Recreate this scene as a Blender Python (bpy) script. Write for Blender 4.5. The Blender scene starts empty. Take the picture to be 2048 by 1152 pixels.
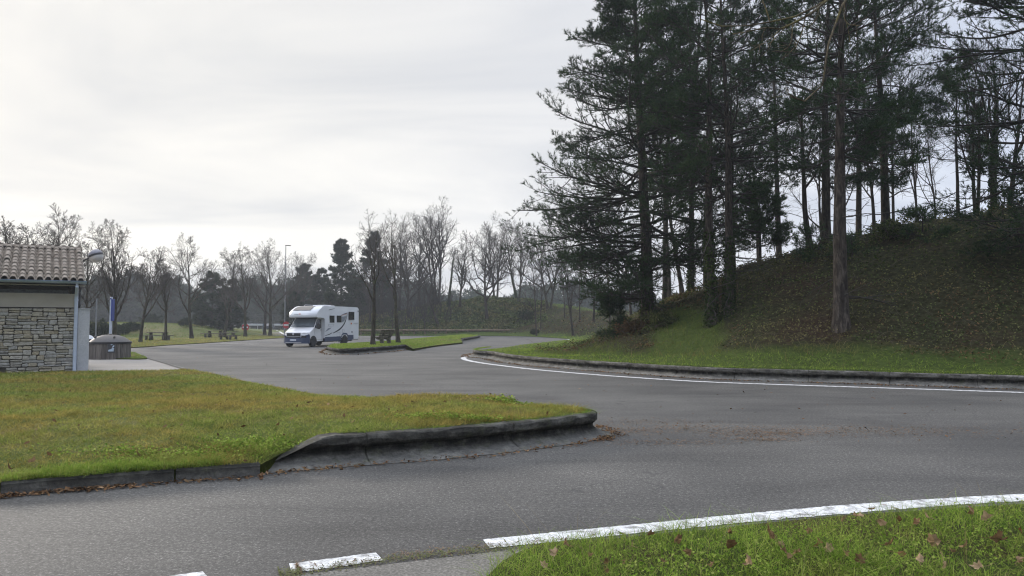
import bpy, math, random
import numpy as np
from mathutils import Vector
from mathutils.geometry import delaunay_2d_cdt

S = bpy.context.scene
COL = S.collection
PI = math.pi
HAZE = 0.00055
rad = math.radians

# ------------------------------------------------------------------ camera
FPX, CAMH, HOR = 1500.0, 1.6, 648.0
PITCH = math.atan((HOR - 576.0) / FPX)
cam_d = bpy.data.cameras.new('camera')
cam = bpy.data.objects.new('camera', cam_d)
COL.objects.link(cam)
cam.location = (0, 0, CAMH)
cam.rotation_euler = (PI / 2 + PITCH, 0, 0)
cam_d.sensor_width = 36.0
cam_d.lens = 36.0 * FPX / 2048.0
cam_d.clip_start = 0.05
cam_d.clip_end = 4000
S.camera = cam

def ray(px, py):
    x, y, v = px - 1024.0, FPX, 576.0 - py
    yy = y * math.cos(PITCH) - v * math.sin(PITCH)
    zz = y * math.sin(PITCH) + v * math.cos(PITCH)
    return x / yy, zz / yy            # slopes per metre of depth

def G(px, py, z=0.0):
    """where the sight line through a photo point meets the level z"""
    sx, sz = ray(px, py)
    d = (z - CAMH) / sz
    return (sx * d, d, z)

def XD(px, d):
    return (px - 1024.0) / FPX * d

# ------------------------------------------------------------------ object helpers
def tag(o, label=None, cat=None, group=None, kind=None):
    if label: o['label'] = label
    if cat: o['category'] = cat
    if group: o['group'] = group
    if kind: o['kind'] = kind
    return o

def empty(name, loc=(0, 0, 0), rz=0.0):
    o = bpy.data.objects.new(name, None)
    o.empty_display_size = 0.2
    o.location = loc
    o.rotation_euler = (0, 0, rz)
    COL.objects.link(o)
    return o

def thing(name, label, cat, loc=(0, 0, 0), rz=0.0, group=None):
    return tag(empty(name, loc, rz), label, cat, group)

def link_mesh(name, me, mat, parent=None, smooth=False):
    o = bpy.data.objects.new(name, me)
    COL.objects.link(o)
    if mat is not None:
        me.materials.append(mat)
    if parent is not None:
        o.parent = parent
    if smooth:
        me.polygons.foreach_set('use_smooth', np.ones(len(me.polygons), dtype=bool))
    return o

def np_mesh(name, V, Fq, mat, parent=None, smooth=False):
    """V (n,3); Fq int array (m,3) or (m,4), or a list of such arrays"""
    me = bpy.data.meshes.new(name)
    if not isinstance(Fq, (list, tuple)):
        Fq = [Fq]
    Fq = [np.asarray(f, dtype=np.int32) for f in Fq if len(f)]
    V = np.ascontiguousarray(V, dtype=np.float32)
    nl = sum(f.size for f in Fq)
    nf = sum(len(f) for f in Fq)
    me.vertices.add(len(V))
    me.vertices.foreach_set('co', V.ravel())
    me.loops.add(nl)
    me.loops.foreach_set('vertex_index', np.concatenate([f.ravel() for f in Fq]))
    me.polygons.add(nf)
    tot = np.concatenate([np.full(len(f), f.shape[1], dtype=np.int32) for f in Fq])
    start = np.concatenate([[0], np.cumsum(tot)[:-1]]).astype(np.int32)
    me.polygons.foreach_set('loop_start', start)
    me.polygons.foreach_set('loop_total', tot)
    me.update(calc_edges=True)
    return link_mesh(name, me, mat, parent, smooth)

class MB:
    """collects small shapes into one mesh"""
    def __init__(s):
        s.v, s.f = [], []
    def add(s, vs, fs):
        b = len(s.v)
        s.v += [tuple(p) for p in vs]
        s.f += [tuple(b + i for i in f) for f in fs]
        return s
    def box(s, c, d, rz=0.0, ch=0.0):
        """chamfered box, centre c, size d"""
        hx, hy, hz = d[0] / 2, d[1] / 2, d[2] / 2
        ch = min(ch, hx * .9, hy * .9, hz * .9)
        ca, sa = math.cos(rz), math.sin(rz)
        def T(x, y, z): return (c[0] + x * ca - y * sa, c[1] + x * sa + y * ca, c[2] + z)
        if ch <= 0:
            vs = [T(x, y, z) for z in (-hz, hz) for x, y in ((-hx, -hy), (hx, -hy), (hx, hy), (-hx, hy))]
            return s.add(vs, [(3, 2, 1, 0), (4, 5, 6, 7), (0, 1, 5, 4), (1, 2, 6, 5), (2, 3, 7, 6), (3, 0, 4, 7)])
        vs = []
        for z, k in ((-hz, ch), (-hz + ch, 0), (hz - ch, 0), (hz, ch)):
            a, b = hx - k, hy - k
            e = ch if k == 0 else ch * .6
            for x, y in ((-a + e, -b), (a - e, -b), (a, -b + e), (a, b - e), (a - e, b), (-a + e, b), (-a, b - e), (-a, -b + e)):
                vs.append(T(x, y, z))
        fs = [tuple(range(7, -1, -1)), tuple(range(24, 32))]
        for r in range(3):
            for i in range(8):
                j = (i + 1) % 8
                fs.append((r * 8 + i, r * 8 + j, r * 8 + 8 + j, r * 8 + 8 + i))
        return s.add(vs, fs)
    def tube(s, pts, r, n=8, caps=True):
        pts = [Vector(p) for p in pts]
        rs = r if isinstance(r, (list, tuple)) else [r] * len(pts)
        vs, fs = [], []
        for i, p in enumerate(pts):
            t = (pts[min(i + 1, len(pts) - 1)] - pts[max(i - 1, 0)]).normalized()
            ref = Vector((0, 0, 1)) if abs(t.z) < .9 else Vector((1, 0, 0))
            u = t.cross(ref).normalized(); w = u.cross(t)
            for k in range(n):
                a = 2 * PI * k / n
                vs.append(p + (u * math.cos(a) + w * math.sin(a)) * rs[i])
        for i in range(len(pts) - 1):
            for k in range(n):
                q = (k + 1) % n
                fs.append((i * n + k, i * n + q, i * n + n + q, i * n + n + k))
        if caps:
            fs.append(tuple(range(n - 1, -1, -1)))
            fs.append(tuple((len(pts) - 1) * n + k for k in range(n)))
        return s.add(vs, fs)
    def lathe(s, prof, c, n=24, axis='z', a0=0.0):
        """prof [(r,h)] about axis through c"""
        vs, fs = [], []
        for r, h in prof:
            for k in range(n):
                a = 2 * PI * k / n + a0
                x, y = r * math.cos(a), r * math.sin(a)
                vs.append({'z': (c[0] + x, c[1] + y, c[2] + h), 'y': (c[0] + x, c[1] + h, c[2] + y), 'x': (c[0] + h, c[1] + x, c[2] + y)}[axis])
        m = len(prof)
        for i in range(m - 1):
            for k in range(n):
                q = (k + 1) % n
                fs.append((i * n + k, i * n + q, i * n + n + q, i * n + n + k))
        fs.append(tuple(range(n - 1, -1, -1)))
        fs.append(tuple((m - 1) * n + k for k in range(n)))
        return s.add(vs, fs)
    def prism(s, poly, a, b, T):
        """poly 2-D extruded from a to b; T(u,v,w) -> point"""
        n = len(poly)
        vs = [T(u, v, a) for u, v in poly] + [T(u, v, b) for u, v in poly]
        fs = [tuple(range(n - 1, -1, -1)), tuple(range(n, 2 * n))]
        fs += [(i, (i + 1) % n, n + (i + 1) % n, n + i) for i in range(n)]
        return s.add(vs, fs)
    def build(s, name, mat, parent=None, smooth=False):
        me = bpy.data.meshes.new(name)
        me.from_pydata([tuple(p) for p in s.v], [], s.f)
        me.update()
        import bmesh
        bm = bmesh.new(); bm.from_mesh(me)
        bmesh.ops.recalc_face_normals(bm, faces=bm.faces[:])
        bm.to_mesh(me); bm.free()
        o = link_mesh(name, me, mat, parent, smooth)
        if smooth:
            try:
                me.set_sharp_from_angle(angle=rad(28))
            except Exception:
                pass
        return o

# ------------------------------------------------------------------ materials
class Mat:
    def __init__(s, name):
        s.m = bpy.data.materials.new(name)
        s.m.use_nodes = True
        s.nt = s.m.node_tree
        s.nt.nodes.clear()
        s.out = s.n('ShaderNodeOutputMaterial')
    def n(s, t, **kw):
        o = s.nt.nodes.new(t)
        for k, v in kw.items():
            setattr(o, k, v)
        return o
    def l(s, a, b):
        s.nt.links.new(a, b)
    def pos(s):
        return s.n('ShaderNodeNewGeometry').outputs['Position']
    def obj(s):
        return s.n('ShaderNodeTexCoord').outputs['Object']
    def noise(s, vec, scale, detail=4, rough=.55, dist=0.0):
        k = s.n('ShaderNodeTexNoise')
        k.inputs['Scale'].default_value = scale
        k.inputs['Detail'].default_value = detail
        k.inputs['Roughness'].default_value = rough
        k.inputs['Distortion'].default_value = dist
        if vec is not None: s.l(vec, k.inputs['Vector'])
        return k.outputs['Fac']
    def scalev(s, vec, sx, sy, sz):
        k = s.n('ShaderNodeMapping')
        k.inputs['Scale'].default_value = (sx, sy, sz)
        s.l(vec, k.inputs['Vector'])
        return k.outputs['Vector']
    def ramp(s, fac, stops, interp='LINEAR'):
        k = s.n('ShaderNodeValToRGB')
        k.color_ramp.interpolation = interp
        e = k.color_ramp.elements
        while len(e) < len(stops): e.new(0.5)
        for el, (p, c) in zip(e, stops):
            el.position = p
            el.color = (c[0], c[1], c[2], 1) if isinstance(c, (tuple, list)) else (c, c, c, 1)
        s.l(fac, k.inputs['Fac'])
        return k.outputs['Color']
    def mix(s, fac, a, b, mode='MIX'):
        k = s.n('ShaderNodeMix', data_type='RGBA', blend_type=mode)
        for val, idx in ((fac, 0), (a, 6), (b, 7)):
            if isinstance(val, (int, float)):
                k.inputs[idx].default_value = val if idx == 0 else (val, val, val, 1)
            elif isinstance(val, (tuple, list)):
                k.inputs[idx].default_value = (val[0], val[1], val[2], 1)
            else:
                s.l(val, k.inputs[idx])
        return k.outputs[2]
    def math(s, op, a, b=0.0, clamp=False):
        k = s.n('ShaderNodeMath', operation=op, use_clamp=clamp)
        for val, idx in ((a, 0), (b, 1)):
            if isinstance(val, (int, float)): k.inputs[idx].default_value = val
            else: s.l(val, k.inputs[idx])
        return k.outputs[0]
    def rand(s):
        return s.n('ShaderNodeNewGeometry').outputs['Random Per Island']
    def bump(s, h, strength=.4, dist=.02):
        k = s.n('ShaderNodeBump')
        k.inputs['Strength'].default_value = strength
        k.inputs['Distance'].default_value = dist
        s.l(h, k.inputs['Height'])
        return k.outputs['Normal']
    def pbr(s, col, rough=.7, metal=0.0, normal=None, spec=.5, coat=0.0):
        b = s.n('ShaderNodeBsdfPrincipled')
        for val, nm in ((col, 'Base Color'), (rough, 'Roughness'), (metal, 'Metallic'), (spec, 'Specular IOR Level'), (coat, 'Coat Weight')):
            if isinstance(val, (int, float)): b.inputs[nm].default_value = val
            elif isinstance(val, (tuple, list)): b.inputs[nm].default_value = (val[0], val[1], val[2], 1)
            else: s.l(val, b.inputs[nm])
        if normal is not None: s.l(normal, b.inputs['Normal'])
        s.l(b.outputs[0], s.out.inputs['Surface'])
        return s.m
    def leaf(s, col, trans=.35, up=False):
        """thin leaf: diffuse with some light coming through"""
        d = s.n('ShaderNodeBsdfDiffuse'); t = s.n('ShaderNodeBsdfTranslucent'); x = s.n('ShaderNodeMixShader')
        for nd in (d, t):
            if isinstance(col, (tuple, list)): nd.inputs['Color'].default_value = (col[0], col[1], col[2], 1)
            else: s.l(col, nd.inputs['Color'])
        x.inputs[0].default_value = trans
        if up:      # blades bend over, so a tuft is lit from above like the turf it covers
            g = s.n('ShaderNodeNewGeometry'); va = s.n('ShaderNodeVectorMath', operation='MULTIPLY_ADD')
            s.l(g.outputs['Normal'], va.inputs[0]); va.inputs[1].default_value = (.6, .6, .6); va.inputs[2].default_value = (0, 0, .65)
            vn_ = s.n('ShaderNodeVectorMath', operation='NORMALIZE'); s.l(va.outputs[0], vn_.inputs[0]); s.l(vn_.outputs[0], d.inputs['Normal'])
        s.l(d.outputs[0], x.inputs[1]); s.l(t.outputs[0], x.inputs[2])
        s.l(x.outputs[0], s.out.inputs['Surface'])
        return s.m

def plain(name, col, rough=.5, metal=0.0, var=.18, scale=6.0, spec=.5, coat=0.0):
    """one colour, slightly uneven with dirt"""
    m = Mat(name)
    f = m.noise(m.obj(), scale, 5)
    dark = tuple(c * (1 - var) for c in col); light = tuple(min(1, c * (1 + var * .5)) for c in col)
    c = m.ramp(f, [(.3, dark), (.7, light)])
    return m.pbr(c, rough, metal, spec=spec, coat=coat)

def speckle(name, stops, scale, rough=.9, bump=.5, bd=.01, big=None):
    m = Mat(name)
    p = m.pos()
    f = m.noise(p, scale, 6, .65)
    c = m.ramp(f, stops)
    if big:
        c = m.mix(1.0, c, m.ramp(m.noise(p, big[0], 5, .6), [(.3, big[1]), (.7, big[2])]), 'MULTIPLY')
    return m.pbr(c, rough, normal=m.bump(f, bump, bd), spec=.3)

# asphalt: worn grey with fine stone grain, patches, darker driving bands
def asphalt_mat():
    m = Mat('asphalt'); p = m.pos()
    g1 = m.noise(p, 62, 3, .75); g2 = m.noise(p, 26, 4, .75)
    g = m.mix(.45, g1, g2)
    c = m.ramp(g, [(.32, (.011, .0108, .0102)), (.43, (.050, .0492, .047)), (.54, (.088, .0865, .082)), (.68, (.30, .293, .28))])
    st = m.noise(m.scalev(p, .22, .9, 1), 1.1, 6, .62, .6)
    c = m.mix(1.0, c, m.ramp(st, [(.3, (.74, .73, .73)), (.5, (1, .99, .98)), (.72, (1.2, 1.18, 1.16))]), 'MULTIPLY')
    st2 = m.noise(p, .35, 5, .6)
    c = m.mix(1.0, c, m.ramp(st2, [(.35, (.78, .775, .765)), (.65, (1.19, 1.17, 1.13))]), 'MULTIPLY')
    sm = m.noise(m.scalev(p, .8, 4.0, 1), .8, 4, .7)
    c = m.mix(m.math('MULTIPLY', m.ramp(sm, [(.64, 0.0), (.80, 1.0)]), .22), c, (.26, .26, .26))
    crk = m.n('ShaderNodeTexVoronoi', feature='DISTANCE_TO_EDGE')
    crk.inputs['Scale'].default_value = .42
    wv = m.n('ShaderNodeVectorMath', operation='ADD')
    nz = m.n('ShaderNodeTexNoise'); nz.inputs['Scale'].default_value = 1.6; m.l(p, nz.inputs['Vector'])
    m.l(p, wv.inputs[0]); m.l(nz.outputs['Color'], wv.inputs[1]); m.l(wv.outputs[0], crk.inputs['Vector'])
    ck = m.ramp(crk.outputs['Distance'], [(.0, 1.0), (.006, 0.0)])
    msk = m.ramp(m.noise(p, .18, 3), [(.50, 0.0), (.56, 1.0)])
    c = m.mix(m.math('MULTIPLY', m.math('MULTIPLY', ck, msk), .6), c, (.03, .03, .03))
    return m.pbr(c, .82, normal=m.bump(g, .55, .012), spec=.22)

M = {}
M['asphalt'] = asphalt_mat()
def paint_mat():
    m = Mat('road_paint'); p = m.pos()
    g = m.noise(p, 60, 4, .7); w = m.noise(p, 9, 5, .65)
    c = m.ramp(g, [(.28, (.25, .25, .24)), (.42, (.56, .56, .55)), (.7, (.74, .74, .73))])
    c = m.mix(m.ramp(w, [(.47, 0.0), (.64, .85)]), c, (.17, .165, .155))
    return m.pbr(c, .75, normal=m.bump(g, .5, .008), spec=.3)
M['paint'] = paint_mat()
def kerb_mat(name, lo, hi):
    m = Mat(name); p = m.pos()
    a = m.noise(m.scalev(p, 1.6, 1.6, 5), 1.7, 7, .68); b = m.noise(p, 30, 5, .7)
    c = m.ramp(a, [(.3, tuple(x * .45 for x in lo)), (.48, lo), (.62, hi), (.8, tuple(min(1, x * 1.35) for x in hi))])
    c = m.mix(1.0, c, m.ramp(b, [(.3, (.7, .7, .7)), (.7, (1.15, 1.14, 1.1))]), 'MULTIPLY')
    z = m.n('ShaderNodeSeparateXYZ'); m.l(p, z.inputs[0])
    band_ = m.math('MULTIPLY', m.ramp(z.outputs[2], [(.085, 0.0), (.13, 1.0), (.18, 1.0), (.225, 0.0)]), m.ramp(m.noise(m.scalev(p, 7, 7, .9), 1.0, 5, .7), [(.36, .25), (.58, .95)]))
    c = m.mix(band_, c, (.018, .018, .016))     # near-black streaky band, set by height below the lip
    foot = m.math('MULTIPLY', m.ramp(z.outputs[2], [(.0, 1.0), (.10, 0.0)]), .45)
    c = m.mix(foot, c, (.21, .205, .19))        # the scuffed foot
    mossy = m.ramp(m.noise(p, 4.5, 6, .7), [(.55, 0.0), (.7, .55)])
    c = m.mix(mossy, c, (.065, .07, .03))
    chip = m.noise(p, 13, 6, .75)
    c = m.mix(1.0, c, m.ramp(chip, [(.3, (.55, .55, .54)), (.5, (1, 1, 1)), (.72, (1.35, 1.33, 1.28))]), 'MULTIPLY')
    return m.pbr(c, .95, normal=m.bump(m.mix(.5, chip, b), .9, .03), spec=.12)
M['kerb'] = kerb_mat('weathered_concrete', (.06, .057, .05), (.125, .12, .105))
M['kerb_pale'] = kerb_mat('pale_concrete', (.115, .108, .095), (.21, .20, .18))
M['slab'] = speckle('concrete_slab', [(.3, (.07, .066, .058)), (.5, (.135, .128, .115)), (.7, (.25, .24, .215))], 55, big=(1.5, (.8, .79, .77), (1.05, 1.03, 1.0)))
M['pad'] = speckle('concrete_pad', [(.3, (.2, .185, .165)), (.7, (.32, .30, .275))], 20, big=(.6, (.8, .8, .79), (1.05, 1.03, 1.0)))

def turf_mat(name, greens, browns, scale=.55, cov=(.45, .62)):
    """soil sheet below the blades"""
    m = Mat(name); p = m.pos()
    f = m.noise(p, 22, 6, .7); b = m.noise(p, scale, 5, .6)
    g = m.ramp(f, [(.3, tuple(c * .5 for c in greens)), (.7, greens)])
    w = m.ramp(f, [(.3, tuple(c * .5 for c in browns)), (.7, browns)])
    return m.pbr(m.mix(m.ramp(b, [(cov[0], 0.0), (cov[1], 1.0)]), g, w), 1.0, normal=m.bump(f, .8, .05), spec=.1)
M['turf'] = turf_mat('turf', (.10, .125, .025), (.15, .115, .036))
M['turf_dark'] = turf_mat('verge_turf', (.045, .06, .015), (.06, .045, .02))
M['field'] = turf_mat('field', (.10, .125, .035), (.155, .14, .062), .09)

def blade_mat(name, cols, patch, pscale, ps=(.45, .6), trans=.4, up=False):
    """grass blades: each blade its own tint, dry patches by place"""
    m = Mat(name); p = m.pos()
    c = m.ramp(m.rand(), [(i / (len(cols) - 1), k) for i, k in enumerate(cols)])
    pt = m.ramp(m.rand(), [(0, tuple(x * .7 for x in patch)), (1, tuple(x * 1.25 for x in patch))])
    f = m.ramp(m.noise(p, pscale, 5, .65), [(ps[0], 0.0), (ps[1], 1.0)])
    mot = m.ramp(m.noise(p, 5.0 if up else 2.0, 4, .6), [(.34, (.62, .66, .6)), (.6, (1.15, 1.12, 1.1))])
    return m.leaf(m.mix(1.0, m.mix(m.math('MULTIPLY', f, .8), c, pt), mot, 'MULTIPLY'), trans, up)
M['lawn'] = blade_mat('lawn_blades', [(.08, .125, .02), (.18, .245, .045), (.26, .29, .065), (.36, .34, .12)], (.33, .245, .07), .5, (.43, .57), up=True)
M['verge'] = blade_mat('verge_blades', [(.075, .14, .018), (.165, .265, .036), (.24, .33, .056), (.32, .355, .10)], (.28, .25, .08), .9, (.55, .72), up=True)
M['tallgrass'] = blade_mat('tall_grass', [(.075, .125, .025), (.12, .165, .036), (.18, .19, .06)], (.23, .18, .085), .35, (.5, .66), up=True)
M['straw'] = blade_mat('straw', [(.16, .12, .06), (.24, .19, .1), (.32, .27, .16)], (.2, .15, .08), .5)
M['ivyground'] = blade_mat('ivy_leaves', [(.026, .042, .016), (.075, .10, .036), (.15, .165, .065)], (.16, .135, .065), .28, (.46, .6), .2)
M['bracken'] = blade_mat('dead_bracken', [(.075, .048, .028), (.13, .082, .046), (.19, .125, .068)], (.09, .075, .035), .4, (.5, .7), .2)
M['stem'] = plain('dry_stem', (.10, .078, .056), .9)
def plane_leaf_mat():
    m = Mat('plane_leaf'); r = m.n('ShaderNodeObjectInfo').outputs['Random']
    c = m.ramp(r, [(0, (.11, .068, .036)), (.3, (.19, .125, .065)), (.55, (.28, .195, .11)), (.8, (.40, .30, .19)), (1, (.20, .11, .052))])
    c = m.mix(1.0, c, m.ramp(m.noise(m.obj(), 28, 5, .7), [(.3, (.5, .5, .5)), (.7, (1.25, 1.2, 1.15))]), 'MULTIPLY')
    return m.leaf(c, .2)
M['planeleaf'] = plane_leaf_mat()
M['needle_litter'] = blade_mat('needle_litter', [(.14, .09, .06), (.2, .135, .09), (.26, .18, .125)], (.15, .11, .08), 1.0, trans=.1)

def bark_mat(name, lo, hi, sc=1.0, ridg=.5, moss=None):
    m = Mat(name); p = m.obj()
    f = m.noise(m.scalev(p, 9 * sc, 9 * sc, 2.2 * sc), 1.4, 6, .65, .8)
    g = m.noise(p, 1.2, 4)
    c = m.ramp(f, [(.32, tuple(x * .35 for x in lo)), (.5, lo), (.7, hi)])
    c = m.mix(1.0, c, m.ramp(g, [(.3, (.75, .75, .75)), (.7, (1.2, 1.15, 1.1))]), 'MULTIPLY')
    if moss:
        c = m.mix(m.ramp(m.noise(p, 2.3, 5, .7), [(.48, 0.0), (.66, .8)]), c, moss)
    return m.pbr(c, .95, normal=m.bump(f, ridg, .03), spec=.15)
M['bark'] = bark_mat('bare_bark', (.045, .038, .029), (.095, .082, .064), moss=(.06, .07, .03))
M['bark_dark'] = bark_mat('dark_bark', (.05, .043, .035), (.10, .087, .07))
M['pine_bark'] = bark_mat('pine_bark', (.058, .048, .040), (.135, .115, .097), .8, 1.0)
M['twig'] = plain('twigs', (.062, .05, .04), .95, var=.3)
M['twig_dark'] = plain('dark_twigs', (.042, .035, .03), .95, var=.3)
M['lichen'] = bark_mat('lichen_bark', (.10, .084, .056), (.21, .18, .125), 2.0, .5, (.16, .14, .035))
def needle_mat(name, cols, trans=.22):
    m = Mat(name)
    c = m.ramp(m.rand(), [(i / (len(cols) - 1), k) for i, k in enumerate(cols)])
    c = m.mix(1.0, c, m.ramp(m.noise(m.pos(), .8, 3), [(.3, (.7, .75, .8)), (.7, (1.2, 1.2, 1.0))]), 'MULTIPLY')
    return m.leaf(c, trans)
M['needles'] = needle_mat('pine_needles', [(.022, .042, .022), (.040, .068, .034), (.066, .092, .045)])
M['needles_young'] = needle_mat('young_pine_needles', [(.034, .066, .032), (.06, .10, .045), (.09, .13, .06)])
M['conifer'] = needle_mat('conifer_sprays', [(.018, .03, .018), (.034, .048, .028), (.056, .066, .038)])
M['ivy'] = needle_mat('ivy', [(.022, .04, .014), (.045, .065, .022), (.08, .095, .04)])
M['deadleaf'] = blade_mat('dead_leaf', [(.075, .038, .02), (.17, .10, .052), (.33, .215, .125)], (.12, .07, .042), 3.0, trans=.15)
# ------------------------------------------------------------------ plan of the place (metres, camera foot at the origin)
RNG = np.random.default_rng(7)

def catmull(pts, step=.25):
    P = np.array([tuple(q) + (0.0,) * (3 - len(q)) for q in pts], float)
    P = np.vstack([2 * P[0] - P[1], P, 2 * P[-1] - P[-2]])
    out = []
    for i in range(1, len(P) - 2):
        a, b, c, d = P[i - 1], P[i], P[i + 1], P[i + 2]
        n = max(2, int(np.linalg.norm((c - b)[:2]) / step))
        for t in np.arange(n) / n:
            out.append(.5 * ((2 * b) + (c - a) * t + (2 * a - 5 * b + 4 * c - d) * t * t + (3 * b - a - 3 * c + d) * t ** 3))
    out.append(P[-2])
    return np.array(out)

def inside(pts, poly):
    x, y = pts[:, 0], pts[:, 1]
    r = np.zeros(len(pts), bool)
    px, py = poly[:, 0], poly[:, 1]
    j = len(poly) - 1
    for i in range(len(poly)):
        c = ((py[i] > y) != (py[j] > y)) & (x < (px[j] - px[i]) * (y - py[i]) / (py[j] - py[i] + 1e-12) + px[i])
        r ^= c
        j = i
    return r

def seg_dist(pts, line, chunk=20000):
    a, b = line[:-1, :2], line[1:, :2]
    ab = b - a; L = (ab ** 2).sum(1) + 1e-12
    out = np.empty(len(pts))
    for k in range(0, len(pts), chunk):
        p = pts[k:k + chunk, None, :2]
        t = np.clip(((p - a) * ab).sum(2) / L, 0, 1)
        out[k:k + chunk] = np.sqrt(((p - a - t[..., None] * ab) ** 2).sum(2).min(1))
    return out

def idw(pts, B, chunk=8000):
    """height inside an outline from the heights along it"""
    out = np.empty(len(pts))
    for k in range(0, len(pts), chunk):
        p = pts[k:k + chunk, None, :2]
        w = 1.0 / (((p - B[:, :2]) ** 2).sum(2) + 1e-4) ** 1.5
        out[k:k + chunk] = (w * B[:, 2]).sum(1) / w.sum(1)
    return out

def lump(x, y, a=1.0):
    return a * (.5 * np.sin(x * .83 + 1.3 * np.sin(y * .41)) * np.sin(y * .71 + .6) + .3 * np.sin(x * 2.1 + y * 1.3) * np.sin(y * 1.9 - x * .7) + .2 * np.sin(4.3 * x + 1) * np.sin(3.7 * y + 2))

# ---- outlines
kerb_front = catmull([G(520, 947), G(600, 940.5), G(678, 934), G(775, 926.5), G(871, 919), G(965, 909.5), G(1057, 899), G(1130, 889), G(1190, 879.5)], .12)[:, :2]
tip_end = [(1.36, 10.75), (1.42, 11.2), (1.25, 11.6), (.9, 11.95), (.35, 12.4)]
kerb_front = np.vstack([kerb_front, catmull([tuple(kerb_front[-1])] + tip_end, .06)[1:, :2]])
def offset_in(line, w):
    """shift a polyline to its left by w"""
    d = np.gradient(line, axis=0); d /= np.linalg.norm(d, axis=1)[:, None]
    return line + np.stack([-d[:, 1], d[:, 0]], 1) * w
KH = .325
fl = np.array([G(520, 929, .12)[:2]])
def with_z(line, z): return np.column_stack([line, np.full(len(line), z)])
low_top = catmull([G(-500, 1022, .12), G(-250, 993, .12), G(0, 966, .12), G(180, 952, .12), G(350, 939.5, .12), G(522, 928.5, .12)], .3)
kback = offset_in(kerb_front, .36)
kz = np.interp(np.arange(len(kback)), [0, 3, 7, len(kback) - 12, len(kback) - 1], [.10, .16, KH, KH, .28])
lawn_back = catmull([tuple(kback[-1]) + (.30,), G(1010, 793.5, .36), G(930, 790.5, .36), G(860, 789.5, .36), G(800, 794, .26), G(757, 797, .2), G(690, 793.5, .17), G(640, 790, .15), G(560, 775.5, .1), G(480, 760, .08), G(410, 744.5, .06), G(372, 738.5, .06), G(340, 740.5, .06), G(250, 742, .06), G(170, 743, .06)], .35)
LAWN = np.vstack([low_top, np.column_stack([kback, kz])[2:], lawn_back[1:], np.array([(-17.5, 22.2, .1), (-26, 16, .12), (-22, 6, .12)])])

isl_kerb = catmull([G(820, 698.8), G(785, 703), G(746, 706.3), G(716, 709), G(688, 710), G(662, 709), G(648, 705.5), G(650, 701.5), G(660, 697.5)], .4)[:, :2][::-1]
isl_kerb2 = catmull([G(928, 684.2), G(945, 681), G(958, 678.3), G(964, 676)], .5)[:, :2]
ISL = np.vstack([np.column_stack([offset_in(isl_kerb, .36), np.full(len(isl_kerb), .33)]),
                 catmull([G(826, 698, .12), G(870, 691, .1), G(925, 684.5, .12)], .8),
                 np.column_stack([offset_in(isl_kerb2, .36), np.full(len(isl_kerb2), .33)]),
                 catmull([(-3.9, 86, .3), (-5.6, 84, .38), (-6.8, 76, .38), (-8.6, 63, .32), (-10.0, 53, .3), (-11.1, 46.5, .3), (-11.0, 44.6, .3)], 1.0)])

bank_kerb = catmull([(33, 10.2), (26, 12.6), (19, 15.6), G(2048, 778.5), G(1880, 773), G(1700, 767), G(1550, 762.3), G(1400, 757), G(1250, 746.5), G(1175, 741), G(1100, 735), G(1045, 729.3), G(1000, 723), G(974, 717), (-1.95, 36.2), (-2.15, 38.2), (-1.95, 40.3), (-1.55, 42.2)], .25)[:, :2]
loop_edge = catmull([tuple(bank_kerb[-1]), (-1.1, 46), (-.2, 50.5), (.7, 55), (1.8, 59.5), (3.1, 64.5), (4.6, 70), (5.7, 74), (6.1, 77.5), (5.7, 81.5), (4.7, 86), (3.4, 92), (1.5, 97), (-2, 100.3), (-8, 101.6), (-16, 102), (-24.3, 102)], .5)[:, :2]
FB = np.vstack([bank_kerb[::4], loop_edge[1::3], loop_edge[-1:]])
BANK = np.vstack([offset_in(bank_kerb, -.36), loop_edge[1:], np.array([(-27, 112), (-37, 150), (-50, 330), (260, 330), (260, -20), (60, -20)])])

H_PX = [-500, 600, 720, 800, 900, 960, 1050, 1120, 1200, 1300, 1400, 1480, 1600, 1700, 1850, 2048, 2700]
H_V = [2.2, 2.2, 2.6, 3.6, 5.0, 5.6, 5.4, 4.6, 3.5, 2.9, 3.4, 4.2, 4.8, 5.2, 5.75, 6.1, 7.0]
def bank_height(p):
    p = np.asarray(p, float)
    s = seg_dist(p, FB)
    px = 1024 + FPX * p[:, 0] / np.maximum(p[:, 1], 3)
    px = np.where(p[:, 1] < 3, 2700, px)
    H = np.interp(px, H_PX, H_V)
    W = np.interp(px, [700, 1050, 1200, 1350], [15, 15, 13, 10.5])
    fl = np.interp(p[:, 1], [0, 25, 33, 45, 75, 88, 100, 200], [.9, .9, 2.6, 6.0, 7.0, 4.5, 1.5, 1.5])
    fl = .9 + (fl - .9) * np.where(p[:, 1] < 90, np.interp(px, [1165, 1290], [1, 0]), 1.0)
    t = np.clip((s - fl) / W, 0, 1)
    f = .55 * t + .45 * t * t * (3 - 2 * t)
    z0 = np.interp(p[:, 1], [34, 46], [.34, .07])
    over = np.maximum(s - W - fl, 0)
    z = z0 + (H - z0) * f - np.minimum(over * .05, 1.6)
    edge = np.clip(s / 3, 0, 1)
    return z + edge * lump(p[:, 0] * .7, p[:, 1] * .7, .18)
def zbank(x, y): return float(bank_height(np.array([[x, y]]))[0])
def hit_bank(px, py):
    sx, sz = ray(px, py)
    d = np.arange(16, 200, .15)
    P = np.stack([sx * d, d], 1)
    ok = inside(P, BANK)
    z = np.where(ok, bank_height(P), -.1)
    zz = CAMH + sz * d
    k = np.nonzero(ok & (z >= zz))[0]
    i = k[0] if len(k) else len(d) - 1
    return (P[i, 0], P[i, 1], z[i])

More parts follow.
